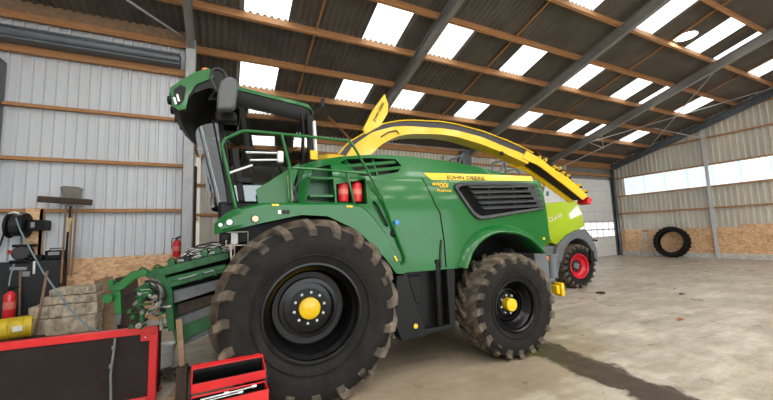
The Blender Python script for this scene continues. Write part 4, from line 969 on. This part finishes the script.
# big tyre leaning on the gable wall
T1 = G(); T1.cur = 0
tm = tyre_mesh(.91, .655, .40, 24, .03)
o = tm.build('loose_tire', [RUBBER, RUBBER, RUBBER], None, smooth=32); o.location = (XR-.50, 10.86, .875); o.rotation_euler = (0, .22, PI/2)
o.rotation_euler = (math.radians(0), math.radians(0), 0)
o.matrix_world = Matrix.Translation((XR-.52, 10.87, .895)) @ Matrix.Rotation(math.radians(11), 4, 'Y') @ Matrix.Rotation(PI/2, 4, 'Z')
tag(o, 'big black tyre without a rim leaning on the chipboard of the gable wall', 'tyre')
# step ladder
SL = empty('step_ladder', (XR-.75, 12.1, 0), 0, 'folding aluminium step ladder standing by the leaning tyre', 'step ladder')
def lad(side_y, top_y, nm, rungs):
    g = G()
    for dx in (-.20, .20): g.beam((dx, side_y, 0), (dx*.7, top_y, 1.58), .05, .03, (1, 0, 0))
    if rungs:
        for k in range(1, 6): t = k/6; y = side_y+(top_y-side_y)*t; g.box(-.2+.06*t, .2-.06*t, y-.05, y+.05, 1.58*t-.015, 1.58*t+.015)
    return g.build(nm, SILVER, SL)
lad(.42, .02, 'step_side', True); lad(-.42, -.02, 'prop_side', False)
g = G(); g.box(-.17, .17, -.1, .1, 1.55, 1.60); g.build('top_platform', PLAS, SL)
# floor litter
def clod(x, y, r, m, lab, cat, n=5, flat=.3):
    p = on_floor(x, y); g = G(); random.seed(int(x))
    for k in range(n): g.ball((random.uniform(-r, r), random.uniform(-r*.5, r*.5), r*flat*.5), r*random.uniform(.35, .6), 8, (1.3, .9, flat))
    o = g.build('floor_scrap', m); o.location = (p.x, p.y, 0); tag(o, lab, cat); return o
clod(600, 293.5, .13, DARK, 'flat black rag on the concrete near the red wheel', 'scrap')
clod(679.5, 320.5, .07, mat('brick_red', (.35, .1, .04), .8), 'small rust-red lump lying on the open concrete', 'scrap', 4, .6)
clod(675, 288.8, .05, DARK, 'tiny dark crumb on the concrete in front of the leaning tyre', 'scrap', 2)
clod(681, 294.2, .10, DARK, 'scatter of dark crumbs on the open floor between rag and tyre', 'scrap', 4, .15)
clod(536, 349.5, .06, DARK, 'small dark clod beside the green harvester rear wheel', 'scrap', 3, .6)

# --- things on the left wall
WY = YL-.04
def w3(x, y, d=.1): p = on_y(x, y, YL-d); return Vector((p.x, p.y, p.z))
# chipboard upright that carries the hose reel
a, b = w3(26.5, 209, .13), w3(39, 262, .13); g = G(); g.box(a.x, b.x+.02, YL-.15, YL-.135, b.z, a.z+.02); g.box(b.x-.03, b.x+.02, YL-.15, YL-.04, b.z, a.z); struct(g, 'trim_1', OSB)
# hose reel
c = w3(19, 225.5, .38); HR = empty('hose_reel', c, 0, 'round black hose reel on the chipboard upright of the left wall', 'hose reel')
g = G(); g.lathe([(.001, -.15), (.25, -.15), (.26, -.13), (.25, -.11), (.16, -.10), (.16, .08), (.25, .09), (.26, .11), (.25, .13), (.001, .13)], axis='x', n=28); g.build('reel_drum', PLAS, HR)
g = G(); g.lathe([(.15, -.10), (.22, -.08), (.22, .06), (.15, .08)], axis='x', n=24); g.build('wound_hose', HOSE, HR)
g = G(); g.box(.13, .40, -.05, .30, -.11, .11); g.build('wall_bracket', PLAS, HR, bevel=.015)
g = G(); g.box(.20, .26, -.062, -.05, -.05, .06); g.build('rating_plate', GREYST, HR)
g = G(); g.tube([(-.12, -.1, .24), (-.04, -.13, .27), (.04, -.1, .24)], .02, 8); g.build('hose_guide', WHITE, HR)
# air hose from the reel down to the arm
pts = [(16, 218), (20, 230), (29, 247), (43, 272), (60, 296), (75, 315), (88, 327), (98, 331)]
dep = [9.45, 9.3, 9.0, 8.6, 8.2, 7.7, 7.0, 6.3]
g = G(); g.tube([on_y(x, y, d) for (x, y), d in zip(pts, dep)], .014, 8)
tag(g.build('air_hose', HOSEG), 'grey air hose running down from the reel over the timber stack', 'hose')
g = G(); g.tube([w3(9, 226, .4), w3(5, 230, .3), w3(2.5, 238, .2), w3(0, 245, .15), w3(-3, 250, .12)], .018, 8)
tag(g.build('reel_feed_hose', HOSE), 'short black feed hose curving away from the hose reel', 'hose')
# second reel / motor below, and boombox on top of the black board
c = w3(23, 253, .30); AM = empty('air_motor', c, 0, 'round dark motor housing on top of the black board below the reel', 'motor')
g = G(); g.lathe([(.001, -.12), (.12, -.12), (.15, -.08), (.15, .08), (.10, .12), (.001, .12)], n=20); g.build('motor_drum', mat('oily_grey', (.06, .06, .065), .5, .3), AM)
g = G(); g.box(-.14, .18, -.10, .10, .12, .18); g.build('motor_top', PLAS, AM, bevel=.01)
g = G(); g.box(-.16, .16, -.12, .1, -.22, -.14); g.build('motor_frame', PLAS, AM, bevel=.01)
p = w3(27, 258, .2)
c = w3(56, 259, .28); RDO = empty('radio', (c.x, c.y, 1.672), 0, 'dark portable radio standing on the board edge beside the hanging handles', 'radio')
g = G(); g.box(-.16, .16, -.09, .09, 0, .20); g.build('radio_case', PLAS, RDO, bevel=.02)
g = G(); g.box(-.10, .08, -.10, -.088, .10, .17); g.build('radio_front', GREYST, RDO, bevel=.005)
g = G(); g.tube([(-.12, 0, .19), (-.10, 0, .24), (.10, 0, .24), (.12, 0, .19)], .012, 6); g.build('radio_handle', BLK, RDO)
g = G(); g.box(-.36, -.19, -.10, .06, 0, .12); g.build('radio_speaker', PLAS, RDO, bevel=.02)
# black board standing in front of the boarding
a, b = w3(0, 263, .3), w3(61.5, 262, .3)
g = G(); g.box(-4.25, w3(61.5, 300, .26).x, YL-.42, YL-.05, .0, 1.665)
tag(g.build('tool_board', mat('black_board', (.010, .012, .015), .5, 0, .3, 3), bevel=.01), 'tall black tool board covering the lower left wall', 'board')
TY = .44
def hang(name, pts, r, m, lab, cat, d=TY, grp=None):
    g = G(); g.tube([w3(x, y, d) for x, y in pts], r, 8); return tag(g.build(name, m), lab, cat, grp)
# rake-like pusher, shovel and handles on the wall
p0_, p1_ = w3(38, 199, .35), w3(92, 202.5, .35)
RK = empty('snow_pusher', (0, 0, 0), 0, 'wide dark wooden pusher board hung high on the left wall', 'pusher')
g = G(); g.beam(p0_, p1_, .10, .13); g.build('pusher_blade', WOODD, RK, bevel=.015)
g = G(); g.tube([w3(66, 205, .3), w3(61, 283, .46)], .018, 8); g.build('handle', WOODO, RK)
SH = empty('shovel', (0, 0, 0), 0, 'steel shovel hung blade up behind the pusher board', 'shovel')
bl = [w3(x, y, .24) for x, y in ((60, 187), (64, 185.8), (79, 187), (83, 189), (80.5, 200), (63, 199.5))]
g = G(); g.prism(bl, (0, .012, 0)); g.build('blade', mat('shovel_steel', (.17, .16, .14), .5, .4, .2, 8), SH, solid=0, bevel=.004)
g = G(); g.tube([w3(70.5, 198, .26), w3(72, 212, .27), w3(68, 276, .46)], .018, 8); g.build('handle', WOODO, SH)
YS = empty('yellow_handled_fork', (0, -.0, 0), 0, 'fork with a yellow taped handle hung beside the shovel', 'fork')
g = G(); g.tube([w3(70.5, 206, .3), w3(69.5, 218, .3)], .02, 8); g.tube([w3(68, 232, .3), w3(65.5, 262, .46)], .02, 8); g.build('handle', BLK, YS)
g = G(); g.tube([w3(70.8, 218, .3), w3(69.5, 232, .3)], .024, 8); g.build('grip_tape', YEL, YS)
g = G(); g.beam(w3(60, 204.5, .28), w3(84, 206.5, .28), .05, .03); 
for x in (62, 68, 74, 80): g.tube([w3(x, 204.6, .28), w3(x-1, 202, .33)], .008, 6)
g.build('fork_head', GREYST, YS)
hang('broom_handle', [(76.5, 207), (73, 256), (71, 276)], .02, WOODO, 'thick brown handle hung furthest along the wall beside the shovel', 'handle', .46)
# tool hook rail
g = G(); g.beam(w3(10, 268.5, TY), w3(27, 268.5, TY), .04, .06); g.tube([w3(14, 264, TY), w3(10.5, 276, TY), w3(9, 286, TY)], .016, 6)
tag(g.build('grease_gun', GREYST), 'grey grease gun lying level on the black board', 'grease gun')
hang('wooden_stick', [(20.5, 271), (19.8, 290), (19.5, 312), (19.3, 347)], .02, WOODO, 'thin upright brown stick in front of the black board', 'stick', TY+.02)
hang('leaning_stick', [(47.3, 271), (42, 300), (34, 340)], .022, WOODO, 'grey-brown stick leaning on the timber stack', 'stick', 1.5)
g = G(); g.beam(w3(34.5, 261, TY), w3(34, 274, TY), .03, .035); tag(g.build('steel_rule', WHITE), 'short white strip hung on the black board beside the hose', 'rule')
g = G(); g.beam(w3(22.5, 274, TY), w3(30, 274, TY), .03, .10); tag(g.build('notice_plate', GREYST), 'small grey plate fixed on the black board', 'plate')
g = G(); a = w3(9.8, 252, .03); g.disc(a, .06, 'y', .02, 3); tag(g.build('warning_sticker', REDEXT), 'tiny red triangle sticker on the ribbed left wall', 'sticker')
# extinguishers on the left
p = w3(8.5, 318, .8); e1 = extinguisher('fire_extinguisher', (p.x, p.y, p.z), .58, .09, 'worn red fire extinguisher in front of the black tool board')
p = w3(175, 256, .2); e2 = extinguisher('fire_extinguisher', (p.x+.03, p.y, p.z-.02), .48, .085, 'small red fire extinguisher hung on the wall beside the steel column')
# shelf below so that it stands on something: crate under the worn extinguisher
p = w3(8.5, 318, .8); g = G(); g.box(p.x-.5, p.x+.22, p.y-.25, p.y+.25, 0, p.z-.003); tag(g.build('low_crate', WOODD, bevel=.01), 'dark low crate under the worn red extinguisher', 'crate')
# yellow cylinder/jug
c = on_y(15, 328, 8.2); YD = empty('yellow_drum', (c.x, c.y, c.z), .3, 'yellow steel drum lying on its side by the old timber', 'drum')
YD.scale = (.85, .85, .85); g = G(); g.lathe([(.001, -.26), (.20, -.26), (.215, -.24), (.215, -.10), (.225, -.09), (.215, -.08), (.215, .10), (.225, .11), (.215, .12), (.215, .24), (.001, .26)], axis='x', n=24); g.build('drum_shell', mat('dirty_yellow', (.5, .32, .01), .5, 0, .3, 5, col2=(.8, .6, .02)), YD)
g = G(); g.box(-.02, .12, -.235, -.20, -.04, .06); g.build('drum_label', WHITE, YD)
g = G(); g.box(c.x-.5, c.x+.3, c.y-.3, c.y+.3, 0, c.z-.22); tag(g.build('wooden_crate', WOODD, bevel=.01), 'dark crate carrying the yellow drum', 'crate')
# stack of weathered sleepers/boards
random.seed(11)
sy = 8.6
xa, xb = on_y(29.5, 300, sy).x, on_y(97, 300, sy).x
lay = [(.0, .30), (.30, .62), (.62, .86), (.86, 1.02), (1.02, 1.16)]
lab = ['lowest weathered beam of the old timber stack', 'second weathered beam from below in the old timber stack', 'middle weathered beam of the old timber stack', 'second weathered beam from the top of the old timber stack', 'topmost crumbling beam of the old timber stack']
for i, (z0, z1) in enumerate(lay):
    g = G(); x0_ = xa+(0 if i < 3 else .12*i-.2); x1_ = xb-(0 if i < 4 else .03); n = 16
    def jj(k, i=i): return .035*sin(k*2.1+i*3)+random.uniform(-.02, .02)
    secs = [[(x0_+(x1_-x0_)*k/n, sy+jj(k), z0+.006), (x0_+(x1_-x0_)*k/n, sy-.02+jj(k), z1-.01+jj(k)*.4*(1 if i == 4 else .3)), (x0_+(x1_-x0_)*k/n, sy+.45, z1-.01), (x0_+(x1_-x0_)*k/n, sy+.45, z0+.006)] for k in range(n+1)]
    g.loft(secs); tag(g.build('old_timber', PALE, smooth=0, bevel=.008), lab[i], 'timber', 'weathered timber stack')
# boards leaning on the wall
def board(x0, y0, x1, y1, Y0_, Y1_, m, lab, w=.34):
    a, b = on_y(x0, y0, Y0_), on_y(x1, y1, Y1_); g = G(); g.beam((b.x, b.y, b.z), (a.x, a.y, .01), w, .035, (0, 1, 0)); return tag(g.build('leaning_board', m, bevel=.004), lab, 'board', 'boards leaning behind the stack')
board(106, 345, 101, 279, 8.9, 9.75, WOODO, 'dark brown board leaning next to the timber stack', .24)
board(112, 345, 107, 277.5, 8.85, 9.62, WOODO, 'brown board leaning between the dark board and the green arm', .20)
board(129, 345, 126, 276, 9.35, 9.93, WOODD, 'broad brown board leaning behind the green feeder arm', .42)

# dark timber post and cables at the step in the wall
a = on_x(209, 240, XC+.25); 
g = G(); yy = 11.6; g.box(XC+.02, XC+.20, yy-.12, yy+.12, 0, 4.2); struct(g, 'post_column', WOODD)
g = G(); g.box(XC+.01, XC+.12, 10.35, 10.75, 0, 5.2); struct(g, 'post_column', DKST)

# --- red framed black panel
FA, FB = on_floor(158, 325.5, .90), on_floor(0, 343, .90)
dirx = (FB-FA).normalized(); rz = math.atan2(dirx.y, dirx.x)
FP = empty('framed_panel', (FA.x, FA.y, 0), rz, 'big black panel in a red steel frame standing on the floor', 'panel')
Wd = 2.6; side = -1 if True else 1
def fb(x0, x1, z0, z1, y0=-.03, y1=.03): g = G(); g.box(x0, x1, y0, y1, z0, z1); return g
# local x runs from the right end towards the left; camera side is +y here (rz is about 180 deg)
t = .085
g = G(); g.box(0, Wd, -.06, .02, .90-t, .90); g.box(0, t, -.06, .02, .0, .90-t); g.box(Wd-t, Wd, -.06, .02, 0, .90-t); g.box(t, Wd-t, -.06, .02, 0, .06); g.build('red_frame', RED, FP, bevel=.006)
g = G(); g.box(t, Wd-t, -.045, -.0, .06, .90-t); g.build('black_sheet', mat('brown_black_sheet', (.018, .012, .011), .5, 0, .25, 2.5, col2=(.030, .021, .019), spec=.2), FP)
g = G(); g.box(t-.01, t+.09, .0, .024, .90-t-.08, .90-t+.01); g.build('corner_gusset', RED, FP)
g = G(); g.ball((t+.04, .027, .90-t-.035), .012, 8); g.build('bolt', STEEL, FP)
# cord hanging over the panel
q0 = on_y(115.5, 345, FA.y+.3)
cpts = [on_y(116, 318, 5.55), on_y(115.7, 331, 5.4), on_y(114.5, 345, 5.28), on_y(112.5, 360, 5.25), on_y(110.6, 375, 5.24), on_y(110.8, 400, 5.22)]
g = G(); g.tube([on_y(116, 290, 5.62)]+cpts, .013, 8); g.tube([on_y(111, 364, 5.245), on_y(110.7, 368, 5.245)], .022, 8); g.tube([on_y(113.8, 346, 5.275), on_y(113.4, 349, 5.27)], .022, 8)
tag(g.build('hanging_cable', mat('grey_cable', (.16, .17, .16), .5)), 'grey cable hanging over the front of the red framed panel', 'cable')

# --- white bucket, stakes and scrap behind the toolbox
p = on_floor(165.5, 366); h = 1.95-1.95*(343-241)/(366-241)
BK = empty('bucket', (p.x, p.y, 0), 0, 'white plastic bucket between the red frame and the wooden stake', 'bucket')
hgt = .34
g = G(); g.lathe([(.001, .0), (.115, .0), (.13, hgt), (.138, hgt), (.138, hgt-.02), (.12, hgt-.02), (.105, .02), (.001, .02)], axis='z', n=24); g.build('bucket_wall', WHITE, BK)
g = G(); g.tube([(-.135, 0, hgt-.03), (-.13, -.10, hgt-.09), (0, -.16, hgt-.14), (.13, -.10, hgt-.09), (.135, 0, hgt-.03)], .006, 6); g.build('wire_handle', STEEL, BK)
a, b = on_y(182.5, 366, 4.88), on_y(179, 319, 4.95)
g = G(); g.box(a.x-.06, a.x+.055, a.y-.06, a.y+.10, 0, a.z-.002); tag(g.build('wooden_block', WOODD, bevel=.01), 'short wooden block on the floor that carries the upright stake', 'block')
g = G(); g.beam(a, b, .065, .05, (0, 1, 0)); tag(g.build('wooden_stake', WOODO, bevel=.008), 'upright wooden stake beside the white bucket', 'stake')
a, b = on_floor(163, 388), on_y(159, 330, 5.6); g = G(); g.beam((b.x, 5.6, 0), b, .05, .09, (0, 1, 0)); tag(g.build('steel_post', BLK), 'short black post just beside the red frame corner', 'post')
g = G(); g.tube([on_y(158, 330, 5.55), on_y(168, 327, 5.8), on_y(176, 325, 6.1)], .014, 6); tag(g.build('cross_rod', BLK), 'thin black rod from the red frame to the stake', 'rod')
p = on_floor(172, 377); random.seed(5); g = G()
for k in range(26):
    q = Vector((p.x+random.uniform(-.17, .17), p.y+random.uniform(-.16, .2), .03+random.uniform(0, .05))); g.tube([q+Vector((.05*cos(a), .05*sin(a), .0)) for a in [2*PI*j/8 for j in range(9)]], .014, 5)
o = g.build('scrap_chain', GRAVELM); tag(o, 'heap of rusty chain and scrap on the floor by the bucket', 'scrap')
def plank(a, b, w, lab):
    pa, pb = on_floor(*a, .03), on_floor(*b, .03); g = G(); g.beam((pa.x, pa.y, .021), (pb.x, pb.y, .021), w, .04); return tag(g.build('floor_plank', WOODO, bevel=.005), lab, 'plank', 'planks on the floor by the toolbox')
plank((170, 399), (197, 364), .10, 'wooden plank on the floor running up to the open toolbox')
plank((148, 399), (150, 368), .16, 'wooden plank on the floor along the red frame')
p = on_floor(157, 390); g = G(); g.box(p.x-.09, p.x+.05, p.y-.04, p.y+.04, 0.002, .035); tag(g.build('red_offcut', RED, bevel=.008), 'small red offcut on the floor beside the red frame', 'scrap')

# --- open cantilever toolbox
TB0 = on_floor(192, 366, .70); TB1 = on_floor(262, 353, .70)
TBX = empty('toolbox', (0, 0, 0), 0, 'open red cantilever toolbox in front of the big front tyre', 'toolbox')
dx_ = (TB1-TB0); Ltb = Vector((dx_.x, dx_.y, 0)).length; rz = math.atan2(dx_.y, dx_.x)
TB0 = TB0-Vector((-sin(math.atan2(dx_.y, dx_.x)), cos(math.atan2(dx_.y, dx_.x)), 0))*.26
TBX.location = (TB0.x, TB0.y, 0); TBX.rotation_euler = (0, 0, rz)
zt_ = .70
def tray(x0, x1, y0, y1, z0, z1, name, m=RED, inner=BLK, zf=0):
    t = .012; g = G(); g.box(x0, x1, y0, y0+t, z0, z1-zf); g.box(x0, x1, y1-t, y1, z0, z1); g.prism([(x0, y0, z0), (x0, y1, z0), (x0, y1, z1), (x0, y0, z1-zf)], (t, 0, 0)); g.prism([(x1-t, y0, z0), (x1-t, y1, z0), (x1-t, y1, z1), (x1-t, y0, z1-zf)], (t, 0, 0)); g.box(x0, x1, y0, y1, z0, z0+t)
    o = g.build(name, m, TBX, bevel=.004)
    g = G(); g.box(x0+t, x1-t, y0+t, y1-t, z0+t, z0+t+.006); g.box(x0+t, x1-t, y1-t-.008, y1-t-.002, z0+t, z1-.012); g.box(x0+t, x1-t, y0+.002, y0+t+.004, z1-zf-.014, z1-zf+.002); g.build('tray_liner', inner, o); return o
tray(0, Ltb, -.02, .18, zt_-.17, zt_-.0, 'rear_tray', zf=.085)
g = G(); g.box(.014, Ltb-.014, .160, .167, zt_-.145, zt_-.045); g.build('foam_back', BLK, TBX)
g = G(); g.prism([(0, .18, zt_-.02), (0, .26, zt_+.005), (0, .26, zt_-.005), (0, .18, zt_-.03)], (Ltb, 0, 0)); g.build('rear_lid', RED, TBX)
tray(.0, Ltb*.985, -.27, -.05, zt_-.29, zt_-.18, 'front_tray', zf=.0)
tray(-.02, Ltb, -.30, .10, .02, zt_-.33, 'toolbox_base')
g = G()
for x in (-.006, Ltb+.006):
    g.beam((x, -.10, zt_-.45), (x, .08, zt_-.05), .01, .03, (1, 0, 0)); g.beam((x, .02, zt_-.45), (x, -.18, zt_-.15), .01, .03, (1, 0, 0))
g.build('hinge_arm', BLK, TBX)
zz = zt_-.125
for i, (xa_, xb_, yv, r) in enumerate(((.08, .30, -.12, .010), (.12, .42, -.17, .008), (.30, .55, -.10, .009))):
    m_ = TBX; a = Vector((TB0.x, TB0.y, 0)); rot = Matrix.Rotation(rz, 4, 'Z')
    g = G(); g.tube([(xa_, yv, 0), (xb_, yv+.02, 0)], r, 8); g.tube([(xb_-.02, yv+.018, 0), (xb_+.02, yv+.022, 0)], r*1.9, 6)
    o = g.build('spanner', STEEL); o.location = a+rot@Vector((0, 0, zt_-.20)); o.rotation_euler = (0, 0, rz)
    tag(o, ['short steel spanner in the front tray of the toolbox', 'long steel spanner nearest the edge of the toolbox tray', 'steel spanner at the wheel end of the toolbox tray'][i], 'spanner', 'spanners in the toolbox')

# ================================================================== LIGHT
wd = bpy.data.worlds.new('world'); scene.world = wd; wd.use_nodes = True
bg = wd.node_tree.nodes['Background']; bg.inputs[0].default_value = (.90, .96, 1, 1); bg.inputs[1].default_value = 2.6
scene.view_settings.view_transform = 'Standard'; scene.view_settings.look = 'None'; scene.view_settings.gamma = 1; scene.view_settings.use_curve_mapping = False
scene.view_settings.exposure = 1.0
cy = scene.cycles
cy.use_denoising = True; cy.max_bounces = 8; cy.diffuse_bounces = 5; cy.glossy_bounces = 4; cy.transparent_max_bounces = 12; cy.sample_clamp_indirect = 6
cy.caustics_reflective = False; cy.caustics_refractive = False
